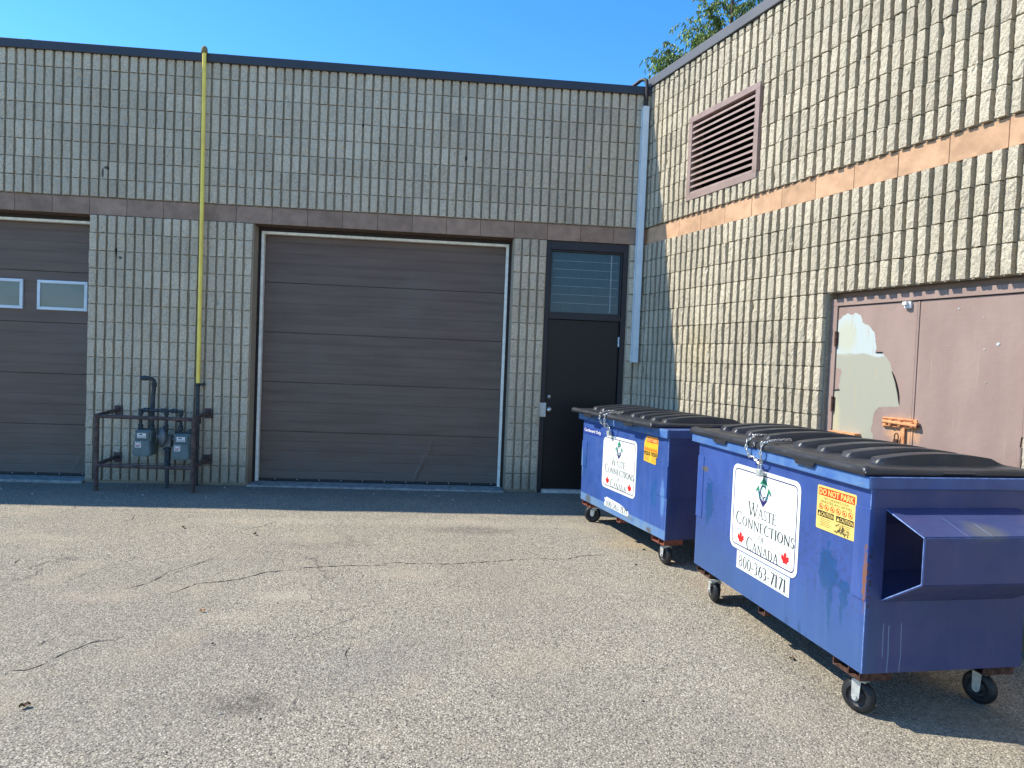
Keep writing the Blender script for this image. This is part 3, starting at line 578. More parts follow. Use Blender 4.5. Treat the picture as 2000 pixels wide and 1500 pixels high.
mb = MB(); mb.bevbox(2.985, 3.25, .02, .082, 1.060, 1.085, .004); mb.build('door_ledge', 'orange', lf1)

# ---- downpipe cover and cable in the corner
dp = MB(); dp.use('whitemetal')
sl = [(-.1235, 4.628), (-.130, 1.585)]
for xa, xb, ya, yb in ((-.036, .036, -.105, -.101), (-.036, -.0335, -.101, -.035), (.0335, .036, -.101, -.035), (-.040, -.036, -.040, -.034), (.036, .042, -.040, -.034)):
    vs = [(-.093+dx, y_, 4.628) for dx in (xa, xb) for y_ in (ya, yb)]+[(-.092+dx, y_, 1.585) for dx in (xa, xb) for y_ in (ya, yb)]
    dp.add(vs, [(0, 1, 3, 2), (4, 6, 7, 5), (0, 2, 6, 4), (1, 5, 7, 3), (0, 4, 5, 1), (2, 3, 7, 6)])
dp.use('ink')
for z_ in (4.42, 3.85, 3.05, 2.2, 1.75): dp.bevbox(-.064, -.058, -.108, -.105, z_-.003, z_+.003, .001)
tag(dp.build('downpipe_cover', None), 'pale blue-grey metal channel running down the inside corner of the walls', 'downpipe')
mb = MB(); cp = [(-.33, .16, 4.80), (-.29, .13, 4.865), (-.24, .09, 4.905), (-.185, .05, 4.94), (-.15, .0, 4.962), (-.118, -.045, 4.958), (-.098, -.072, 4.93), (-.090, -.078, 4.88), (-.088, -.078, 4.75), (-.088, -.078, 4.60)]
mb.tube(cp, .021, 14); tag(mb.build('roof_cable', 'brown_steel'), 'dark bent conduit arching over the roof edge into the corner channel', 'conduit')

# ------------------------------------------------------------------ gas pipes, meters, guard rail
pp = MB(); pp.use('yellow'); pp.tube([(-5.172, -.085, 4.885), (-5.166, -.085, 4.3), (-5.156, -.085, 3.1), (-5.150, -.085, 1.148)], .0215, 16)
pp.use('stickgrey'); pp.lathe([(.0, .045), (.012, .043), (.026, .030), (.034, .012), (.034, -.03), (.028, -.035)], Matrix.Translation((-5.172, -.085, 4.89)), 16)
yp = tag(pp.build('gas_riser_pipe', None), 'tall yellow gas pipe rising up the block wall to the roof edge', 'gas pipe')
pp = MB(); pp.tube([(-5.150, -.085, 1.150), (-5.147, -.085, .68)], .0195, 14); pp.lathe([(.034, .03), (.040, .02), (.040, -.03), (.034, -.04)], Matrix.Translation((-5.148, -.085, .72)), 16); pp.tube([(-5.147, -.085, .70), (-5.147, -.085, .10), (-5.147, -.085, -.06)], .0235, 14)
pp.build('lower_pipe', 'pipe', yp)
mb = MB(); mb.tube([(-5.17, -.085, 1.132), (-5.09, -.085, 1.132)], .008, 8); mb.bevbox(-5.105, -5.085, -.1, .0, 1.115, 1.15, .003); mb.lathe([(.030, .012), (.030, -.012), (.0235, -.012)], Matrix.Translation((-5.15, -.085, 1.132)), 14)
mb.build('pipe_clamp', 'pipe', yp)

gp = MB(); Y0 = -.25; ZM = .835
def fit_(mb, p, r=.031, h=.035, axis='z'):
    Rm = {'z': Matrix.Identity(4), 'x': Matrix.Rotation(R(90), 4, 'Y'), 'y': Matrix.Rotation(R(90), 4, 'X')}[axis]
    mb.lathe([(r*.8, -h), (r, -h*.9), (r, -h*.3), (r*.86, -h*.2), (r*.86, h*.2), (r, h*.3), (r, h*.9), (r*.8, h)], Matrix.Translation(p) @ Rm, 12)
gp.tube([(-5.695, Y0, ZM-.015), (-5.68, Y0, ZM+.005), (-5.66, Y0, ZM), (-5.43, Y0, ZM), (-5.29, Y0, ZM-.002), (-5.268, Y0-.0, ZM-.012)], .0165, 12)
for x_ in (-5.64, -5.455, -5.34): fit_(gp, (x_, Y0, ZM), .026, .028, 'x')
for x_, zb in ((-5.697, .60), (-5.425, .60), (-5.268, .60)):
    gp.tube([(x_, Y0, zb), (x_, Y0, ZM-.03), (x_+(.004 if x_ < -5.6 else -.0), Y0-.004, ZM-.008)], .0165, 12)
    fit_(gp, (x_, Y0, ZM-.02), .027, .03); fit_(gp, (x_, Y0, .745), .024, .02); fit_(gp, (x_, Y0, .645), .028, .03)
gp.lathe([(.0, .03), (.02, .028), (.024, -.02)], Matrix.Translation((-5.297, Y0-.02, .735)) @ Matrix.Rotation(R(80), 4, 'X'), 10)
gp.tube([(-5.598, -.2, .60), (-5.592, -.2, 1.0), (-5.582, -.2, 1.125), (-5.584, -.205, 1.160), (-5.600, -.215, 1.182), (-5.63, -.235, 1.188)], .0225, 14)
gp.tube([(-5.63, -.235, 1.188), (-5.655, -.25, 1.190), (-5.695, -.27, 1.191), (-5.705, -.275, 1.191)], [.0225, .029, .026, .014], 14)
fit_(gp, (-5.583, -.2, 1.120), .031, .022); fit_(gp, (-5.598, -.2, .64), .031, .03)
gp.tube([(-5.402, Y0, .43), (-5.402, Y0, -.08)], .0205, 14); fit_(gp, (-5.402, Y0, .26), .034, .045); gp.lathe([(.03, .40), (.034, .39), (.034, .31), (.028, .30)], Matrix.Translation((-5.402, Y0, 0)), 8, False)
fit_(gp, (-5.402, Y0, .405), .036, .014); gp.tube([(-5.44, Y0-.03, .405), (-5.37, Y0-.03, .40)], .009, 8)
gpo = tag(gp.build('gas_manifold', 'pipe'), 'dark gas piping with bent vent pipe, elbows and fittings joining the two meters', 'gas piping')
rg = MB(); Tr = Matrix.Translation((-5.455, Y0-.02, .545)) @ Matrix.Rotation(R(-52), 4, 'Z') @ Matrix.Rotation(R(90), 4, 'X')
rg.lathe([(0, .052), (.02, .052), (.024, .040), (.060, .034), (.085, .022), (.088, .018), (.104, .016), (.104, -.006), (.088, -.010), (.06, -.03), (.03, -.055), (.0, -.06)], Tr, 28)
for k in range(8):
    a = k*math.pi/4; rg.lathe([(0, .024), (.007, .024), (.007, .014)], Tr @ Matrix.Translation((.096*math.cos(a), .096*math.sin(a), 0)), 6, False)
rg.bevbox(-5.445, -5.355, Y0-.045, Y0+.04, .43, .565, .012); rg.bevbox(-5.43, -5.385, Y0-.052, Y0-.045, .47, .54, .003); rg.tube([(-5.355, Y0, .52), (-5.31, Y0, .52)], .02, 12)
rg.build('regulator', 'regul', gpo)

def make_meter():
    t = empty('gas_meter')
    b = MB(); b.bevbox(-.098, .078, -.07, .075, .145, .285, .014); b.bevbox(-.098, .085, -.075, .080, .0, .15, .02); o = b.build('meter_body', 'meter', t)
    b = MB(); poly = []
    for cx, cz, a0_ in ((.055, .150, 0), (-.075, .150, 90), (-.065, .040, 180), (.045, .040, 270)):
        rr = .022 if cz > .1 else .042
        for k in range(6): a = R(a0_+k*18); poly.append((cx+rr*math.cos(a), cz+rr*math.sin(a)))
    f = lambda x_, z_, h_: (x_, -h_, z_)
    b.prism(poly, f, .07, .092); b.prism([(x_*.90-.001, .09+(z_-.09)*.90) for x_, z_ in poly], f, .092, .100)
    for k in range(0, 24, 3): b.lathe([(0, .1), (.006, .1), (.006, .088)], Matrix.Translation((poly[k][0]*.96, 0, .09+(poly[k][1]-.09)*.96)) @ Matrix.Rotation(R(90), 4, 'X'), 6, False)
    b.build('diaphragm_cover', 'meter', t)
    b = MB(); b.bevbox(-.075, .060, -.088, -.070, .185, .270, .006); ix = b.build('index_box', 'meter', t)
    b = MB(); b.use('paper'); b.box(-.060, .030, -.0895, -.0885, .200, .252); b.use('ink'); b.box(-.040, -.005, -.0905, -.0897, .232, .244); b.box(-.055, .026, -.0905, -.0897, .218, .2205)
    for k in range(7): b.box(-.052+k*.011, -.052+k*.011+.007, -.0905, -.0897, .206, .212)
    b.build('index_label', None, ix)
    b = MB(); b.use('paper'); b.box(-.078, -.014, -.1015, -.1005, .095, .160); b.use('ink')
    arc = [(-.046+.026*math.cos(R(a)), .131+.024*math.sin(R(a))) for a in range(10, 171, 16)]
    for p, p2 in zip(arc[:-1], arc[1:]): b.box(min(p[0], p2[0]), max(p[0], p2[0])+.002, -.1028, -.1018, min(p[1], p2[1]), max(p[1], p2[1])+.003)
    b.use('inkred'); b.box(-.072, -.020, -.1028, -.1018, .118, .127); b.use('ink'); b.box(-.072, -.030, -.1028, -.1018, .104, .112); b.build('meter_label', None, t)
    b = MB()
    for x_ in (-.068, .055): b.lathe([(.022, .0), (.026, .004), (.026, .024), (.018, .03), (.018, .05)], Matrix.Translation((x_, 0, .283)), 12)
    b.box(-.06, .05, -.02, .03, .284, .298); b.build('meter_connection', 'meterdark', t)
    return t
m1 = make_meter(); m1.location = (-5.628, -.262, .335); tag(m1, 'left gas meter, blue-grey with two white labels, under the bent vent pipe', 'gas meter', 'gas meters behind the guard rail')
m2 = m1.copy(); C.objects.link(m2); m2.location = (-5.212, -.262, .305)
for ch in list(m1.children):
    c2 = ch.copy(); C.objects.link(c2); c2.parent = m2
    for g in ch.children: d2 = g.copy(); C.objects.link(d2); d2.parent = c2
m2['label'] = 'right gas meter, blue-grey, partly behind the right post of the pipe guard rail'

gr = MB(); P1, P2 = (-6.072, -.436), (-5.052, -.457)

gt = empty('guard_rail', (0, 0, 0), 0, 'low brown steel pipe guard rail standing in front of the gas meters', 'guard rail')
for (x_, y_) in (P1, P2): gr = MB(); gr.tube([(x_, y_, -.10), (x_, y_, .795)], .0255, 16); gr.build('post', 'guard', gt)
for z_ in (.765, .232):
    mb = MB(); mb.tube([(P1[0], P1[1], z_+.004), (P2[0], P2[1], z_)], .0215, 14); mb.build('front_rail', 'guard', gt)
    for (x_, y_), xw in ((P1, -6.03), (P2, -5.04)):
        mb = MB(); mb.tube([(x_, y_, z_+.012), (xw, -.03, z_+.045)], .0205, 14); rr = mb.build('side_rail', 'guard', gt)
        mb = MB(); mb.bevbox(xw-.045, xw+.045, -.045, -.030, z_-.02, z_+.095, .003); mb.bevbox(xw-.006, xw+.006, -.048, -.0455, z_+.07, z_+.08, .001); mb.build('wall_plate', 'guard', rr)

# ------------------------------------------------------------------ lettering
def ring(cx, cy, rx, ry, tv, th, a0=0, a1=360, n=28):
    """elliptic band: thick tv at the sides, th at top/bottom; returns list of quads"""
    out = []
    for i in range(n):
        q_ = []
        for a in (a0+(a1-a0)*i/n, a0+(a1-a0)*(i+1)/n):
            ca, sa = math.cos(R(a)), math.sin(R(a)); q_.append(((cx+rx*ca, cy+ry*sa), (cx+(rx-tv)*ca, cy+(ry-th)*sa)))
        out.append([q_[0][0], q_[1][0], q_[1][1], q_[0][1]])
    return out
def st(x0, y0, x1, y1, w):
    """stroke whose width is measured along x (for stems, diagonals)"""
    return [[(x0-w/2, y0), (x0+w/2, y0), (x1+w/2, y1), (x1-w/2, y1)]]
def hb(x0, x1, y, w=.045): return [[(x0, y-w/2), (x1, y-w/2), (x1, y+w/2), (x0, y+w/2)]]
TK, TN = .130, .070
def serif(x, y, w=.28): return hb(x-w/2, x+w/2, y+(.02 if y < .5 else -.02), .045)
G = {
 'W': (1.20, st(.10, 1, .38, 0, TK)+st(.66, 1, .40, 0, TN)+st(.56, 1, .84, 0, TK)+st(1.14, 1, .86, 0, TN)+serif(.10, 1)+serif(.60, 1, .3)+serif(1.13, 1, .24)),
 'A': (.80, st(.40, 1, .10, 0, TN)+st(.40, 1, .70, 0, TK)+hb(.22, .58, .36)+serif(.10, 0, .24)+serif(.69, 0)),
 'S': (.56, ring(.28, .745, .20, .255, .07, .075, 30, 270, 20)+ring(.28, .265, .21, .265, .09, .075, 90, -150, 20)+st(.47, .70, .47, .93, .035)+st(.08, .08, .08, .32, .035)),
 'T': (.70, st(.35, 0, .35, 1, TK)+hb(.04, .66, .975, .05)+st(.06, .80, .06, 1, .035)+st(.64, .80, .64, 1, .035)+serif(.35, 0)),
 'E': (.66, st(.17, 0, .17, 1, TK)+hb(.06, .58, .975, .05)+hb(.06, .60, .025, .05)+hb(.17, .46, .52, .05)+st(.57, .8, .57, 1, .035)+st(.60, 0, .60, .22, .035)+st(.46, .42, .46, .62, .035)),
 'C': (.80, ring(.44, .5, .38, .52, .13, .06, 48, 312, 30)+st(.74, .72, .74, .96, .04)+st(.72, .05, .72, .2, .03)),
 'O': (.86, ring(.43, .5, .38, .52, .13, .055)),
 'N': (.90, st(.16, 0, .16, 1, TN)+st(.74, 0, .74, 1, TN)+st(.14, 1, .74, 0, .15)+serif(.16, 0, .24)+serif(.74, 1, .24)+serif(.12, 1, .2)),
 'I': (.36, st(.18, 0, .18, 1, TK)+serif(.18, 0)+serif(.18, 1)),
 'F': (.62, st(.17, 0, .17, 1, TK)+hb(.06, .56, .975, .05)+hb(.17, .44, .5, .05)+serif(.17, 0)+st(.55, .8, .55, 1, .035)+st(.44, .41, .44, .6, .035)),
 'D': (.84, st(.17, 0, .17, 1, TK)+ring(.30, .5, .46, .5, .13, .055, -90, 90, 20)+hb(.06, .32, .973, .05)+hb(.06, .32, .027, .05)),
 '8': (.56, ring(.28, .745, .19, .26, .08, .05)+ring(.28, .26, .23, .27, .09, .05)),
 '0': (.56, ring(.28, .5, .23, .51, .10, .05)),
 '3': (.52, ring(.22, .745, .20, .25, .09, .05, -90, 150, 18)+ring(.20, .26, .24, .27, .10, .05, 90, -140, 18)),
 '6': (.56, ring(.29, .30, .22, .31, .09, .05)+ring(.48, .30, .41, .72, .10, .05, 180, 108, 12)),
 '7': (.52, hb(.06, .48, .96, .07)+st(.46, .95, .20, 0, .10)),
 '1': (.40, st(.20, 0, .20, 1, .11)+st(.20, 1, .08, .88, .05)+serif(.20, 0, .26)),
 '-': (.36, hb(.05, .31, .36, .08)), ' ': (.3, []),
}
def serif_text(txt, x0, x1, y, H, small=.76):
    """small-caps text fitted to x0..x1; capital letters in txt are full height"""
    polys = []; cur = 0
    for ch in txt:
        k = H if (ch.isupper() or not ch.isalpha()) else H*small
        wd, sts = G[ch.upper()]
        for s_ in sts: polys.append([(cur+px*k, py*k) for px, py in s_])
        cur += wd*k
    f = (x1-x0)/cur
    return [[(x0+px*f, y+py) for px, py in p] for p in polys]
FM = {}
def sans(txt, x0, x1, y, H, bold=0.):
    """built-in sans lettering as flat triangles fitted to a box"""
    cu = bpy.data.curves.new('t', 'FONT'); cu.body = txt; cu.offset = bold; cu.resolution_u = 2
    o = bpy.data.objects.new('t', cu); C.objects.link(o); dg = bpy.context.evaluated_depsgraph_get(); me = bpy.data.meshes.new_from_object(o.evaluated_get(dg))
    vs = np.array([v.co[:2] for v in me.vertices]); fs = [list(p.vertices) for p in me.polygons]
    bpy.data.objects.remove(o); bpy.data.curves.remove(cu); bpy.data.meshes.remove(me)
    a, b = vs.min(0), vs.max(0); vs = (vs-a)/(b-a)
    return [(x0+(x1-x0)*p[0], y+H*p[1]) for p in vs], fs
def put_polys(mb, polys, h, X0, mat=None):
    """2D sign coords (x right, z up) -> dumpster front face; X0 = y of the sign's left edge; h outwards"""
    if mat: mb.use(mat)
    for i, p in enumerate(polys): mb.add([(-(h+i*.000015), X0-px, pz) for px, pz in p], [list(range(len(p)))])
def put_sans(mb, t, h, X0, mat=None):
    if mat: mb.use(mat)
    vs, fs = t; mb.add([(-h, X0-px, pz) for px, pz in vs], fs)
def rrect(x0, x1, y0, y1, r, n=6):
    out = []
    for cx, cy, a0_ in ((x1-r, y1-r, 0), (x0+r, y1-r, 90), (x0+r, y0+r, 180), (x1-r, y0+r, 270)):
        for k in range(n+1): a = R(a0_+90*k/n); out.append((cx+r*math.cos(a), cy+r*math.sin(a)))
    return out
ML = [(0, -.5), (.02, -.22), (.26, -.27), (.22, -.16), (.46, .04), (.38, .08), (.43, .26), (.28, .22), (.24, .29), (.11, .13), (.17, .40), (.09, .36), (0, .52)]
ML = ML+[(-x_, y_) for x_, y_ in ML[::-1][1:]]
def maple(cx, cy, s):
    pts_ = [Vector((cx+x_*s, cy+y_*s, 0)) for x_, y_ in ML]; return [(p.x, p.y) for p in pts_], [list(t_) for t_ in tessellate_polygon([pts_])]

def logo_sign(parent, XL_, z0, z1, W_, torn=False):
    """white board; x from 0 (left) to W_"""
    Hh = z1-z0; o_ = rrect(0, W_, z0, z1, .055)
    if torn: o_ = [p for p in o_ if not (p[0] < .06 and p[1] > z1-.06)]; k = next(i for i, p in enumerate(o_) if p[0] < .06); o_[k:k] = [(.09, z1-.004), (.055, z1-.03), (.03, z1-.035), (.004, z1-.065)]
    b = MB(); b.prism(o_, lambda x_, z_, h_: (-h_, XL_-x_, z_), .0005, .0035); so = b.build('logo_sign', 'sign', parent)
    b = MB(); i1, i2 = rrect(.024, W_-.024, z0+.024, z1-.024, .038), rrect(.031, W_-.031, z0+.031, z1-.031, .032); nn = len(i1)
    put_polys(b, [[i1[k], i1[(k+1) % nn], i2[(k+1) % nn], i2[k]] for k in range(nn) if not (torn and i1[k][0] < .08 and i1[k][1] > z1-.07)], .0040, XL_); b.build('sign_border', 'navy', so)
    X = lambda v: (v)*W_/.745; Z = lambda v: z0+(v-.410)*Hh/.535
    b = MB()
    for txt, a0_, a1_, zb_, h_, sm in (('Waste', .205, .525, .655, .082, .76), ('Connections', .060, .715, .572, .080, .74), ('OF', .340, .410, .519, .036, 1), ('Canada', .200, .562, .438, .080, .74)):
        t_ = txt if txt != 'of' else 'of'
        put_polys(b, serif_text(t_, X(a0_), X(a1_), Z(zb_), h_*Hh/.535, sm), .0042, XL_)
    b.build('lettering', 'letter', so)
    for cx, cz in ((.134, .484), (.628, .490)):
        b = MB(); put_sans(b, maple(X(cx), Z(cz), .092*Hh/.535), .0043, XL_); b.build('maple_leaf', 'red', so)
    b = MB(); cx, cz, hx, hz = X(.372), Z(.822), .090*W_/.745, .092*Hh/.535
    E = lambda L: [(cx+x_*hx, cz+z_*hz) for x_, z_ in L]
    put_polys(b, [E([(0, 1), (-.50, .48), (.50, .48)]), E([(-.52, .46), (-.98, .0), (.98, .0), (.52, .46)])], .0040, XL_, 'green')
    put_polys(b, [E([(-.98, -.01), (-.55, -.46), (.55, -.46), (.98, -.01)])], .0040, XL_, 'greenblue')
    put_polys(b, [E([(-.54, -.47), (0, -1.0), (.54, -.47)])], .0040, XL_, 'navy')
    put_polys(b, [E([(-.62, .44), (-.30, .44), (-.06, -.62), (-.34, -.30)]), E([(.62, .44), (.34, -.30), (.06, -.62), (.30, .44)]), E([(-.14, .30), (.14, .30), (.10, -.40), (-.10, -.40)]), E([(-.86, -.14), (-.70, .02), (-.50, -.50), (-.58, -.42)]), E([(.86, -.14), (.58, -.42), (.50, -.50), (.70, .02)])], .0043, XL_, 'sign')
    put_polys(b, [[(cx+px*hx, cz+pz*hz) for px, pz in p] for p in ring(.02, .03, .44, .42, .13, .07, 45, 315, 26)], .0049, XL_, 'navy')
    b.build('emblem', None, so)
    return so
def phone_sign(parent, XL_, z0, z1, W_, torn=False):
    b = MB(); o_ = [(0, z0), (W_, z0), (W_, z1), (0, z1)]
    if torn: o_ = [(0, z0), (W_-.015, z0-.002), (W_, z0+.02), (W_-.008, z0+.045), (W_*.90, z1-.035), (W_*.78, z1-.012), (W_*.60, z1), (.03, z1+.012), (.016, z1-.004), (-.012, z1-.0), (.008, z1-.03), (-.01, z0+.03)]
    b.prism(o_, lambda x_, z_, h_: (-h_, XL_-x_, z_), .0006, .0028); so = b.build('phone_sign', 'sign', parent)
    b = MB(); e = .008
    if not torn: put_polys(b, [[(e, z0+e), (W_-e, z0+e), (W_-e, z0+e+.003), (e, z0+e+.003)], [(e, z1-e), (W_-e, z1-e), (W_-e, z1-e-.003), (e, z1-e-.003)], [(e, z0+e), (e+.003, z0+e), (e+.003, z1-e), (e, z1-e)], [(W_-e, z0+e), (W_-e-.003, z0+e), (W_-e-.003, z1-e), (W_-e, z1-e)]], .0033, XL_)
    else: put_polys(b, [[(.01, z0+.006), (W_*.95, z0+.006), (W_*.95, z0+.009), (.01, z0+.009)]], .0033, XL_)
    hh = (z1-z0)*.66
    put_polys(b, serif_text('800-363-7171', .025, W_-.025, z0+(z1-z0)*.17, hh), .0034, XL_)
    b.build('lettering', 'letter', so); return so
def warning_sticker(parent, XL_, z0, z1, W_, torn=False):
    b = MB(); ym = 'stick' if not torn else 'stickor'
    o_ = rrect(0, W_, z0, z1, .010, 3)
    if torn: o_ = [(.005, z0+.01), (W_-.03, z0), (W_-.024, z0+.03), (W_-.034, z0+.05), (W_-.006, z0+.066), (W_, z1-.02), (W_-.012, z1), (.045, z1), (.03, z1-.02), (.004, z1-.055)]
    b.prism(o_, lambda x_, z_, h_: (-h_, XL_-x_, z_), .0006, .0024); so = b.build('warning_sticker', ym, parent)
    b = MB(); H_ = z1-z0; s = W_/.305
    x0_ = .010 if not torn else .050
    put_polys(b, [[(x0_, z1-.050), (W_-.010, z1-.050), (W_-.010, z1-.010), (x0_, z1-.010)]], .0029, XL_, 'stickred')
    put_sans(b, sans('DO NOT PARK' if not torn else 'NOT PARK', x0_+.006, W_-.016, z1-.045, .030, .02), .0033, XL_, 'stick')
    def line(t_, a0_, a1_, z_, h_, mt='stickblk', hh=.0030): put_sans(b, sans(t_, a0_*s, a1_*s, z_, h_), hh, XL_, mt)
    if not torn:
        line('NO HAZARDOUS', .055, .250, z1-.068, .011); line('WASTES ACCEPTED', .032, .275, z1-.086, .012)
    zr = z1-.107 if not torn else z1-.110
    for k in range(6):
        cx = (.036+k*.0465)*s; put_polys(b, ring(cx, zr, .019*s, .0165, .0035, .0035, n=14), .0031, XL_, 'stickred')
        put_polys(b, [[(cx-.011*s, zr+.008), (cx-.008*s, zr+.010), (cx+.011*s, zr-.008), (cx+.008*s, zr-.010)], [(cx-.009*s, zr-.006), (cx+.002*s, zr-.007), (cx+.006*s, zr+.003), (cx-.004*s, zr+.007)]], .0035, XL_, 'stickred')
    for a0_ in (.010, .160):
        zt_ = z1-.129
        put_polys(b, [[(a0_*s, zt_-.030), ((a0_+.134)*s, zt_-.030), ((a0_+.134)*s, zt_), (a0_*s, zt_)]], .0029, XL_, 'stickblk')
        put_sans(b, sans('CAUTION', (a0_+.030)*s, (a0_+.130)*s, zt_-.025, .020, .01), .0033, XL_, ym)
        put_polys(b, [[((a0_+.006)*s, zt_-.025), ((a0_+.027)*s, zt_-.025), ((a0_+.0165)*s, zt_-.006)]], .0033, XL_, ym)
        for k in range(5):
            put_polys(b, [[((a0_+.02+.006*(k % 2))*s, zt_-.040-k*.009), ((a0_+.115-.006*(k % 3))*s, zt_-.040-k*.009), ((a0_+.115-.006*(k % 3))*s, zt_-.037-k*.009), ((a0_+.02+.006*(k % 2))*s, zt_-.037-k*.009)]], .0029, XL_, 'stickgrey')
    if not torn:
        rs_ = random.Random(3)
        for i in range(46):
            cx = rs_.gauss(.215, .022) if i % 3 else rs_.uniform(.14, .27); cz = abs(rs_.gauss(.012, .016))+.006; w_ = rs_.uniform(.002, .007); hh_ = rs_.uniform(.003, .012)
            put_polys(b, [[((cx-w_)*s, z0+cz), ((cx+w_*.6)*s, z0+cz-.002), ((cx+w_)*s, z0+cz+hh_*.7), ((cx-w_*.3)*s, z0+cz+hh_)]], .0037+i*.00002, XL_, 'stickblk' if i % 4 == 0 else 'stickgrey')
    b.build('lettering', None, so); return so

# ------------------------------------------------------------------ dumpsters
def caster(parent, x_, y_, zg, ztop, yaw, r=.082):
    """swivel caster; wheel axis along local x turned by yaw"""
    T = Matrix.Translation((x_, y_, 0)) @ Matrix.Rotation(R(yaw), 4, 'Z'); trail = .018; T2 = T @ Matrix.Translation((0, trail, 0))
    zc = zg+r
    def tr(mb, n0):
        mb.v[n0:] = [tuple(T @ Vector(p)) for p in mb.v[n0:]]
    b = MB(); n0 = 0
    b.bevbox(-.05, .05, -.05, .05, ztop-.008, ztop, .002); b.lathe([(.034, ztop-.008), (.036, ztop-.014), (.03, ztop-.026), (.0, ztop-.026)], Matrix.Identity(4), 16)
    b.bevbox(-.036, .036, -.028, trail+.012, ztop-.032, ztop-.026, .002)
    for s_ in (-1, 1):
        poly = [(trail-.024, ztop-.028), (trail+.020, ztop-.028), (trail+.0185, zc), (trail+.013, zc-.014), (trail, zc-.020), (trail-.013, zc-.014), (trail-.0185, zc)]
        b.prism(poly, lambda yy, zz, h_: (h_, yy, zz), s_*.033, s_*.037); b.lathe([(.0, .045), (.010, .045), (.010, .036), (.012, .036)], Matrix.Translation((0, trail, zc)) @ Matrix.Rotation(R(90*s_), 4, 'Y'), 8, False)
    tr(b, 0); o = b.build('caster', 'galv', parent)
    Tw = T2 @ Matrix.Translation((0, 0, zc)) @ Matrix.Rotation(R(90), 4, 'Y')
    b = MB(); b.lathe([(.050, -.023), (.066, -.023), (.072, -.018), (r, -.008), (r, .008), (.072, .018), (.066, .023), (.050, .023), (.048, .016), (.022, .012), (.020, .024), (.0, .024)], Tw, 36)
    b.lathe([(.050, -.023), (.048, -.016), (.022, -.012), (.020, -.024), (.0, -.024)], Tw, 36)
    b.build('wheel', 'tyre', o)
    return o
def lid_mesh(x0, x1, y0, y1, zb_, ribs, warp=0., nose=.155):
    nx_, ny_ = 70, int((y1-y0)/.006); xs_ = np.linspace(0, 1, nx_); ys_ = np.linspace(0, 1, ny_)
    # finer near the edges
    ex = np.array([0, .004, .010, .018, .028, .04]); xg = np.concatenate([x0+ex, np.linspace(x0+.055, x0+.17, 8), np.linspace(x0+.178, x0+.26, 18), np.linspace(x0+.28, x1-.05, 40), x1-ex[::-1]]); yg = np.unique(np.concatenate([y0+ex, np.linspace(y0+.05, y1-.05, 24), y1-ex[::-1]]+[[yc+s_*k for s_ in (-1, 1) for k in (0, .015, .026, .032, .0345, .036, .046, .0475, .055)] for yc in ribs])); yg = yg[(yg >= y0) & (yg <= y1)]
    X_, Y_ = np.meshgrid(xg, yg); rr = .016
    def edge(d): return np.where(d < rr, rr-np.sqrt(np.maximum(rr*rr-(rr-np.minimum(d, rr))**2, 0)), 0)
    z = np.full(X_.shape, zb_+.033)
    lip = np.exp(-((X_-x0-.03)/.022)**2)*.008+np.exp(-((Y_-y0-.03)/.020)**2)*.006+np.exp(-((y1-Y_-.03)/.020)**2)*.006
    z = z+lip-edge(X_-x0)-edge(x1-X_)-edge(Y_-y0)-edge(y1-Y_)
    t = np.clip((X_-(x0+nose+.04))/(x1-.07-(x0+nose+.04)), 0, 1)
    prof_ = (.024+.036*np.sin(np.pi*t)**.8)*np.clip((X_-(x0+nose+.035))/.02, 0, 1)**.5*np.clip((x1-.03-X_)/.10, 0, 1)
    h = np.zeros_like(z)
    for yc in ribs:
        d = np.abs(Y_-yc); sx = np.clip((X_-(x0+nose+.03))/.05, 0, 1); off_ = .034*(1-np.sqrt(1-(1-sx)**2))
        s_ = np.clip((.0468-off_-d)/.0110, 0, 1); h = np.maximum(h, s_*prof_)
    z = z+h-.004*np.exp(-((X_-(x0+.5))/.3)**2)+warp*(Y_-y0)
    nX, nY = len(xg), len(yg); vs = np.stack([X_.ravel(), Y_.ravel(), z.ravel()], 1).tolist(); fs = [(j*nX+i, j*nX+i+1, (j+1)*nX+i+1, (j+1)*nX+i) for j in range(nY-1) for i in range(nX-1)]
    loop = [i for i in range(nX)]+[j*nX+nX-1 for j in range(1, nY)]+[(nY-1)*nX+i for i in range(nX-2, -1, -1)]+[j*nX for j in range(nY-2, 0, -1)]
    cxy = Vector(((x0+x1)/2, (y0+y1)/2, 0))
    for dz, ins in ((-.012, .0), (-.022, .003), (-.027, .010), (-.024, .03)):
        o = len(vs)
        for k in loop[:len(loop)]:
            b_ = vs[k % (nX*nY)] if k < nX*nY else vs[k]
            xx_ = min(max(b_[0], x0+ins), x1-ins); yy_ = min(max(b_[1], y0+ins), y1-ins); wz = warp*(b_[1]-y0)
            vs.append([xx_, yy_, zb_+.026+dz+wz])
        prev_ = loop if dz == -.012 else list(range(o-len(loop), o))
        n = len(loop); fs += [(prev_[i], prev_[(i+1) % n], o+(i+1) % n, o+i) for i in range(n)]
    fs.append(list(range(len(vs)-len(loop), len(vs))))
    b = MB(); b.add(vs, fs, True); return b

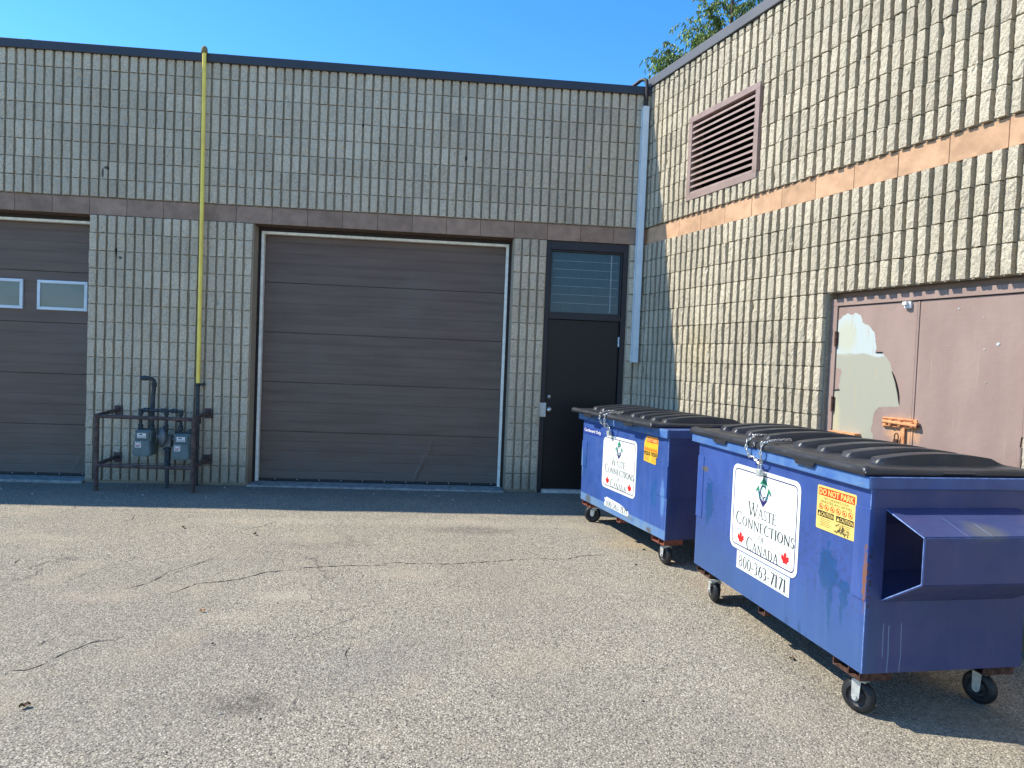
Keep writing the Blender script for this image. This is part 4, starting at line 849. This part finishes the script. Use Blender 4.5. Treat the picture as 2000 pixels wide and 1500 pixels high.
def make_dumpster(loc, rz, L, D, zb_, zr0, zr1, rim_y, lids, mat, label, far):
    gzz = loc[2]
    t = empty('dumpster', loc, rz, label, 'dumpster')
    z = lambda v: v-gzz
    b = MB(); zlo, zhi = z(zb_), z(zr0)+.01
    if far: b.bevbox(0, D, 0, L, zlo, zhi, .004)
    else:
        w_ = .006; e0, e1 = z(.49), z(.921)
        b.box(0, w_, 0, L, zlo, zhi); b.box(D-w_, D, 0, L, zlo, zhi); b.box(w_, D-w_, 0, L, zlo, zlo+w_)
        for ya, yb in ((0, w_), (L-w_, L)):
            b.box(w_, .082, ya, yb, zlo+w_, zhi); b.box(D-.075, D-w_, ya, yb, zlo+w_, zhi); b.box(.082, D-.075, ya, yb, zlo+w_, e0); b.box(.082, D-.075, ya, yb, e1, zhi)
        for s_, yb in ((1, w_), (-1, L-w_)):                     # the pocket is let into the end wall
            yi = yb+s_*.13
            for (ya, za), (yc, zc) in (((yb, e1), (yi, e1-.10)), ((yi, e1-.10), (yi, e0+.10)), ((yi, e0+.10), (yb, e0))):
                nn_ = Vector((zc-za, -(yc-ya))).normalized()*.006*-s_
                b.prism([(ya, za), (yc, zc), (yc+nn_.x, zc+nn_.y), (ya+nn_.x, za+nn_.y)], lambda yy, zz, h_: (h_, yy, zz), .082, D-.075)
            b.box(.076, .082, min(yb, yi), max(yb, yi), e0-.01, e1+.01) if False else None
    body = b.build('body', mat, t)
    for y0_, y1_ in (((-.004, .10), (L-.085, L+.004)) if not far else ((-.004, .16), (L-.12, L+.004))):
        b = MB(); b.bevbox(-.005, .06, y0_, y1_, z(zb_)+.345, z(zb_)+.778 if not far else z(zb_)+.60, .002)
        b.build('corner_plate', mat, body)
    b = MB(); e0, e1 = z(.49), z(.921)
    if far: b.bevbox(.0, D, -.0045, .0, e0, e1, .001); b.build('end_plate', mat, body)
    else:
        b.bevbox(.0, .081, -.0045, .0, e0, e1, .001); b.build('end_plate', mat, body); b = MB(); b.bevbox(D-.074, D, -.0045, .0, e0, e1, .001); b.build('end_plate', mat, body)
    # fork pocket sleeves on both ends
    zt_, zo1, zo0, zl = z(.920), z(.846), z(.642), z(.492)
    if far: zt_, zo1, zo0, zl = z(.90), z(.80), z(.60), z(.49)
    for s_, yb in ((-1, -.004), (1, L)) if not far else ():
        b = MB(); yo = yb+s_*(.235 if s_ < 0 else .12); th_ = .007
        for (ya, za), (yc, zc) in (((yb, zt_), (yo, zo1)), ((yo, zo1), (yo, zo0)), ((yo, zo0), (yb, zl))):
            d_ = Vector((yc-ya, zc-za)).normalized(); nn_ = Vector((-d_.y, d_.x))*th_*(1 if s_ > 0 else -1)
            b.prism([(ya, za), (yc, zc), (yc+nn_.x, zc+nn_.y), (ya+nn_.x, za+nn_.y)], lambda yy, zz, h_: (h_, yy, zz), .082, D-.075)
        b.build('fork_pocket', mat, t)
        b = MB(); b.tube([(.0805, yb, zt_), (.0805, yo, zo1), (.0805, yo, zo0), (.0805, yb, zl)], .0026, 6, True, False); b.build('worn_edge', 'weld', t)
        b = MB(); b.tube([(.09, yo, zo1), (D-.08, yo, zo1)], .0022, 6); b.build('worn_edge', 'weld', t)
    # rim with worn folded edge
    b = MB(); b.bevbox(-.026, D+.022, rim_y[0], rim_y[1], z(zr0), z(zr1), .006); rim = b.build('rim', 'rim', t)
    b = MB(); b.tube([(-.022, rim_y[0]+.002, z(zr1)-.002), (D+.018, rim_y[0]+.002, z(zr1)-.002)], .0030, 6); b.build('worn_edge', 'weld', rim)
    b = MB(); b.tube([(.001, .001, z(zb_)+.003), (.001, .001, z(zr0)-.002)], .0028, 6); b.build('worn_edge', 'weld', body)
    # underside channels
    for yc, w_, x0_, x1_ in ((.125, .20, .012, .185), (.125, .20, D-.185, D-.012), (L*.5, .07, .012, D-.012), (L-.125, .20, .012, .185), (L-.125, .20, D-.185, D-.012)):
        b = MB(); zc_ = z(zb_); hgt = .048
        b.box(x0_, x1_, yc-w_/2, yc+w_/2, zc_-hgt, zc_-hgt+.006)
        for yy in ((yc-w_/2, yc-.02, yc+w_/2-.006) if w_ > .1 else (yc-w_/2, yc+w_/2-.006)): b.box(x0_, x1_, yy, yy+.006, zc_-hgt+.0062, zc_-.0005)
        b.build('skid_channel', 'redoxide' if far else 'rust', t)
    for i, (x_, y_, yaw) in enumerate(lids['casters']):
        a, bb = math.cos(rz), math.sin(rz); wx, wy = loc[0]+a*x_-bb*y_, loc[1]+bb*x_+a*y_
        caster(t, x_, y_, ground_z(wx, wy)-gzz+.001, z(zb_)-.0485, yaw)
    for (x0, x1, y0, y1, ribs, warp, zz) in lids['lids']:
        lo = lid_mesh(x0, x1, y0, y1, z(zz), ribs, warp).build('lid', 'lid', t)
        ym = (y0+y1)/2
        b = MB(); b.prism([(ym-.10, z(zz)+.012), (ym+.10, z(zz)+.012), (ym+.075, z(zz)-.024), (ym-.075, z(zz)-.024)], lambda yy, zq, h_: (h_, yy, zq), x0+.004, x0+.012); b.build('lid_handle', 'lid', lo)
        b = MB(); b.tube([(x1+.012, y0+.02, z(zz)+.015), (x1+.012, y1-.02, z(zz)+.015)], .012, 10); b.build('hinge_rod', 'galv', lo)
    return t, z
nz_ = -.095
near_d, z = make_dumpster((-.322, -5.24, nz_), .094, 1.79, .877, .143, 1.014, 1.073, (-.012, 1.868),
    dict(casters=[(.095, .105, 27), (.07, 1.59, -10), (.795, .12, 18), (.80, 1.66, 30)],
         lids=[(-.045, .93, -.004, .958, (.195, .415, .63, .845), 0, 1.076), (-.045, .93, .978, 1.875, (1.19, 1.41, 1.60, 1.76), 0, 1.076)]),
    'blue', 'nearer blue dumpster with intact signs, black ribbed lids and a fork pocket on its end', False)
logo_sign(near_d, 1.284, z(.412), z(.946), .742); phone_sign(near_d, 1.188, z(.294), z(.404), .582); warning_sticker(near_d, .400, z(.742), z(.966), .303)
fz_ = -.070
far_d, z2 = make_dumpster((-.538, -2.909, fz_), .221, 1.69, .83, .155, .975, 1.045, (-.010, 1.765),
    dict(casters=[(.085, .10, 4), (.085, 1.52, 60), (.76, .12, 20), (.76, 1.58, 50)],
         lids=[(-.100, .90, .125, .955, (.27, .46, .65, .84), 0, 1.046), (-.100, .90, .985, 1.80, (1.12, 1.30, 1.48, 1.66), 0, 1.046)]),
    'blue_far', 'farther blue dumpster by the black door, with torn stickers and paler foot strip', True)
logo_sign(far_d, 1.195, z2(.380), z2(.885), .675, True); phone_sign(far_d, 1.112, z2(.208), z2(.284), .488, True); warning_sticker(far_d, .398, z2(.735), z2(.958), .236, True)
b = MB(); b.prism([(0, 0), (.44, 0), (.44, .066), (0, .066)], lambda x_, zz, h_: (-h_, 1.678-x_, z2(.838)+zz), .0006, .002); lb = b.build('cardboard_label', 'labblue', far_d)
b = MB(); put_sans(b, sans('Cardboard Only', .022, .418, z2(.838)+.014, .042, .02), .0025, 1.678); b.build('lettering', 'paper', lb)

# chains and padlocks
def chain_links(mb, path, r=.0042, Ll=.034, Wl=.020):
    pts = [Vector(p) for p in path]; seg = []; 
    for a, b_ in zip(pts[:-1], pts[1:]): seg.append((a, b_, (b_-a).length))
    tot = sum(s[2] for s in seg); n = int(tot/(Ll-2*r)); flip = 0
    for i in range(n):
        d = (i+.5)*tot/n
        for a, b_, l in seg:
            if d <= l: break
            d -= l
        c = a+(b_-a)*(d/l); t = (b_-a).normalized(); n1 = t.cross(Vector((.3, .1, 1)) if abs(t.z) < .9 else Vector((1, .2, 0))).normalized(); n2 = t.cross(n1)
        ang = R(45 if flip else -45)+random.uniform(-.3, .3); w = n1*math.cos(ang)+n2*math.sin(ang); flip ^= 1
        ring_ = []
        for k in range(12):
            a_ = 2*math.pi*k/12; ring_.append(c+t*(Ll/2-r)*(abs(math.cos(a_))**.6)*(1 if math.cos(a_) > 0 else -1)+w*(Wl/2-r)*(abs(math.sin(a_))**.7)*(1 if math.sin(a_) > 0 else -1))
        mb.tube(ring_+ring_[:2], r, 6, False)
def chain_set(parent_loc, rz, zz, y1, y2, x0, ylock, zlock, zlip, ytail1, ytail2, lab, lab2):
    mb = MB()
    chain_links(mb, [(x0+.26, ytail1, zlip+.006), (x0+.15, ytail1-.04, zlip+.008), (x0+.04, y1+.01, zlip+.012), (x0-.008, y1, zlip-.006), (x0-.012, y1, zlip-.05), (x0+.005, y1-.012, zlip-.10), (-.034, (y1*1.3+ylock*.7)/2, zlock+.085), (-.03, ylock+.02, zlock+.048)])
    chain_links(mb, [(x0+.27, ytail2, zlip+.006), (x0+.14, (y2+ytail2)/2+.01, zlip+.008), (x0+.04, y2-.01, zlip+.012), (x0-.008, y2, zlip-.006), (x0-.012, y2+.002, zlip-.06), (x0+.004, (y2+ylock)/2, zlip-.12), (-.032, ylock, zlock+.045)])
    mb.v = [tuple(p) for p in mb.v]; o = mb.build('lock_chain', 'chrome'); o.location = parent_loc; o.rotation_euler = (0, 0, rz); tag(o, lab, 'chain')
    mb = MB(); mb.use('galv'); mb.bevbox(-.050, -.022, ylock-.024, ylock+.024, zlock-.022, zlock+.022, .005); mb.use('chrome')
    arc = [(-.036, ylock-.015, zlock+.020), (-.036, ylock-.015, zlock+.040)]+[(-.036, ylock+.015*math.cos(R(a)), zlock+.040+.015*math.sin(R(a))) for a in range(150, 0, -30)]+[(-.036, ylock+.015, zlock+.040), (-.036, ylock+.015, zlock+.020)]
    mb.tube(arc, .004, 8); o = mb.build('padlock', None); o.location = parent_loc; o.rotation_euler = (0, 0, rz); tag(o, lab2, 'padlock')
chain_set((-.322, -5.24, nz_), .094, 0, 1.045, .875, -.045, .915, z(.940), z(1.122), 1.28, 1.02, 'bright steel chain draped over the lids of the nearer dumpster', 'square silver padlock on the chain above the emblem of the nearer dumpster')
chain_set((-.538, -2.909, fz_), .221, 0, 1.075, .965, -.100, 1.02, z2(.905), z2(1.090), 1.27, 1.10, 'steel chain draped over the lids of the farther dumpster', 'small silver padlock on the chain of the farther dumpster')

# ------------------------------------------------------------------ tree behind the wing
tree = empty('tree', (4.6, 9.2, -.03), 0, 'leafy green tree with drooping narrow leaves rising behind the sunlit wing roof', 'tree')
tb = MB(); tb.tube([(0, 0, 0), (.05, 0, 2.5), (-.02, .05, 5), (-.08, 0, 8), (-.10, -.02, 10), (-.06, 0, 12), (0, 0, 13.4)], [.17, .15, .13, .09, .05, .035, .01], 10)
limbs = []
def limb(a, b_, sag, r0):
    a, b_ = Vector(a), Vector(b_); pts_ = [a+(b_-a)*k/7+Vector((random.uniform(-.05, .05), random.uniform(-.05, .05), sag*math.sin(math.pi*k/7)+random.uniform(-.04, .04))) for k in range(8)]
    tb.tube(pts_, [r0*(1-k/8.5) for k in range(8)], 6); limbs.append(pts_)
limb((-.05, 0, 6.8), (-1.75, -.1, 9.45), -.15, .035); limb((-.05, 0, 6.9), (-2.0, .1, 9.30), .05, .03); limb((-.05, 0, 6.6), (-1.55, .2, 9.05), .05, .03)
for dx_, dy_, dz_ in ((-2.05, .2, 9.55), (-1.85, -.25, 9.75), (-1.55, .2, 9.55), (-1.35, -.1, 9.45), (-1.7, .3, 9.2), (-1.95, -.2, 9.15), (-1.25, .2, 9.7)): limb((-.9, 0, 8.5), (dx_, dy_, dz_), .1, .02)
for dx_, dy_, dz_ in ((-1.2, .2, 10.4), (-1.0, -.2, 10.2), (-.8, .2, 10.0), (-.75, -.2, 9.8), (-.45, .3, 10.5), (-.3, -.3, 10.1), (.2, .2, 10.4), (.5, -.2, 10.7), (.4, .2, 11.1), (-.5, 0, 9.9), (-.9, 0, 10.9), (-.1, .3, 9.8)): limb((-.09, 0, 9.0), (dx_, dy_, dz_), .1, .02)
limb((-.08, 0, 8.2), (-1.15, .1, 10.15), .1, .03); limb((-.08, 0, 8.7), (-.70, .1, 10.1), .1, .025); limb((-.09, 0, 8.6), (-.95, -.15, 9.65), .1, .02)
for k in range(14):
    a = k*2.4; zz = 8.5+k*.33; rr = .75-.035*k; limb((-.09, 0, zz), (-.10+rr*math.cos(a), rr*math.sin(a), zz+.75), .1, .022)
for k in range(9): a = k*2.1; limb((0, 0, 5.5+k*.25), (1.3*math.cos(a)+1.0, 1.6*math.sin(a), 7.0+k*.25), .1, .03)
tb.build('trunk', 'bark', tree)
lf = MB(); tint = []
def leafblade(p, d, L_, w_, t_):
    d = d.normalized(); s_ = d.cross(Vector((random.uniform(-1, 1), random.uniform(-1, 1), random.uniform(-.5, 1)))).normalized(); n_ = d.cross(s_)
    vs = [p, p+d*L_*.35+s_*w_/2+n_*.004, p+d*L_*.75+s_*w_*.33-n_*.01, p+d*L_+Vector((0, 0, -.012)), p+d*L_*.75-s_*w_*.33-n_*.01, p+d*L_*.35-s_*w_/2+n_*.004, p+d*L_*.4-n_*.006]
    lf.add(vs, [(0, 1, 6), (1, 2, 6), (2, 3, 6), (3, 4, 6), (4, 5, 6), (5, 0, 6)]); tint.extend([t_]*7)
for pts_ in limbs:
    low = pts_[-1].z < 8.4
    for k in range(12 if low else 26):
        u = random.uniform(.42, 1.02)*7; i = min(int(u), 6); p = pts_[i]+(pts_[i+1]-pts_[i])*(u-i)
        d = Vector((random.gauss(0, 1), random.gauss(0, 1), random.uniform(-.1, .9))).normalized(); n = random.randint(7, 13); step = .042; t_ = random.uniform(.6, 1.5)
        for j in range(n):
            p = p+d*step; d = (d+Vector((0, 0, -.17))).normalized()
            ld = (d*.5+Vector((random.gauss(0, .5), random.gauss(0, .5), -.75))).normalized()
            leafblade(p, ld, random.uniform(.09, .15), random.uniform(.032, .048), t_*random.uniform(.75, 1.3))
lf.tint = np.array(tint); lf.build('crown', 'leaf', tree)

# ------------------------------------------------------------------ litter on the ground
def litter(name, x_, y_, s, mat, label, cat, kind_, grp=None):
    mb = MB(); zg = ground_z(x_, y_)+.003
    if kind_ == 'leaf':
        n = 5; a = random.uniform(0, 6.28); ca, sa = math.cos(a), math.sin(a); vs = []
        for i in range(n):
            t_ = i/(n-1); w_ = s*.32*math.sin(math.pi*min(max(t_, .04), .97))
            for sd_ in (-1, 0, 1): lx, ly = (t_-.5)*s, sd_*w_; vs.append((x_+lx*ca-ly*sa, y_+lx*sa+ly*ca, zg+abs(sd_)*s*.22+s*.25*math.sin(t_*5+a)**2))
        mb.add(vs, [(i*3+j, i*3+j+1, (i+1)*3+j+1, (i+1)*3+j) for i in range(n-1) for j in range(2)], True)
    else:
        pts_ = [(0, 0)]; nn = 9
        vs = []
        for ring_i, (hr, hz) in enumerate(((1, 0), (.9, .35), (.5, .62), (.05, .7))):
            for k in range(nn): a = 2*math.pi*k/nn; rr = s*.5*hr*random.uniform(.7, 1.15); vs.append((x_+rr*math.cos(a), y_+rr*.8*math.sin(a), zg-.004+hz*s*.6))
        mb.add(vs, [(j*nn+k, j*nn+(k+1) % nn, (j+1)*nn+(k+1) % nn, (j+1)*nn+k) for j in range(3) for k in range(nn)])
    return tag(mb.build(name, mat), label, cat, grp)
litter('dry_leaf', -3.929, -2.125, .045, 'twig', 'curled black dry leaf lying on the asphalt in front of the garage door', 'leaf', 'leaf')
litter('dry_leaf', -4.608, -1.913, .045, 'dryleaf', 'small brown dry leaf on sandy asphalt near the shadow edge at left', 'leaf', 'leaf')
litter('dry_leaf', -4.133, -5.051, .045, 'dryleaf', 'brown curled leaf at the lower left corner of the asphalt', 'leaf', 'leaf')
litter('dry_leaf', -3.538, -4.386, .022, 'twig', 'tiny dark leaf scrap on the asphalt left of the oil stain', 'leaf', 'leaf')
litter('dry_leaf', -.30, -4.56, .035, 'dryleaf', 'brown leaf scrap just left of the nearer dumpster foot', 'leaf', 'leaf')
litter('paint_chip', -3.759, -3.905, .035, 'dryleaf2', 'orange chip lying beside the sandy patch on the asphalt', 'chip', 'leaf')
litter('pebble', -.731, -2.803, .024, 'twig', 'dark clod on the asphalt farther from the far dumpster wheel', 'clod', 'stone')
litter('pebble', -.541, -2.371, .030, 'twig', 'dark clod beside the shadow under the farther dumpster', 'clod', 'stone')
for i in range(26):
    x_, y_ = random.uniform(-5.2, -.8), random.uniform(-5.4, -1.5)
    litter('pebble', x_, y_, random.uniform(.008, .016), random.choice(['twig', 'concrete', 'concrete']), 'loose little stone scattered on the open asphalt', 'pebble', 'stone', 'loose stones scattered on the asphalt')
for i in range(80):
    x_, y_ = random.uniform(-7.2, -.3), -.07-abs(random.gauss(0, .32))
    litter('pebble', x_, y_, random.uniform(.007, .018), random.choice(['concrete', 'paper', 'concrete']), 'loose grit stone lying in the shade along the wall foot', 'pebble', 'stone', 'grit stones along the wall foot')
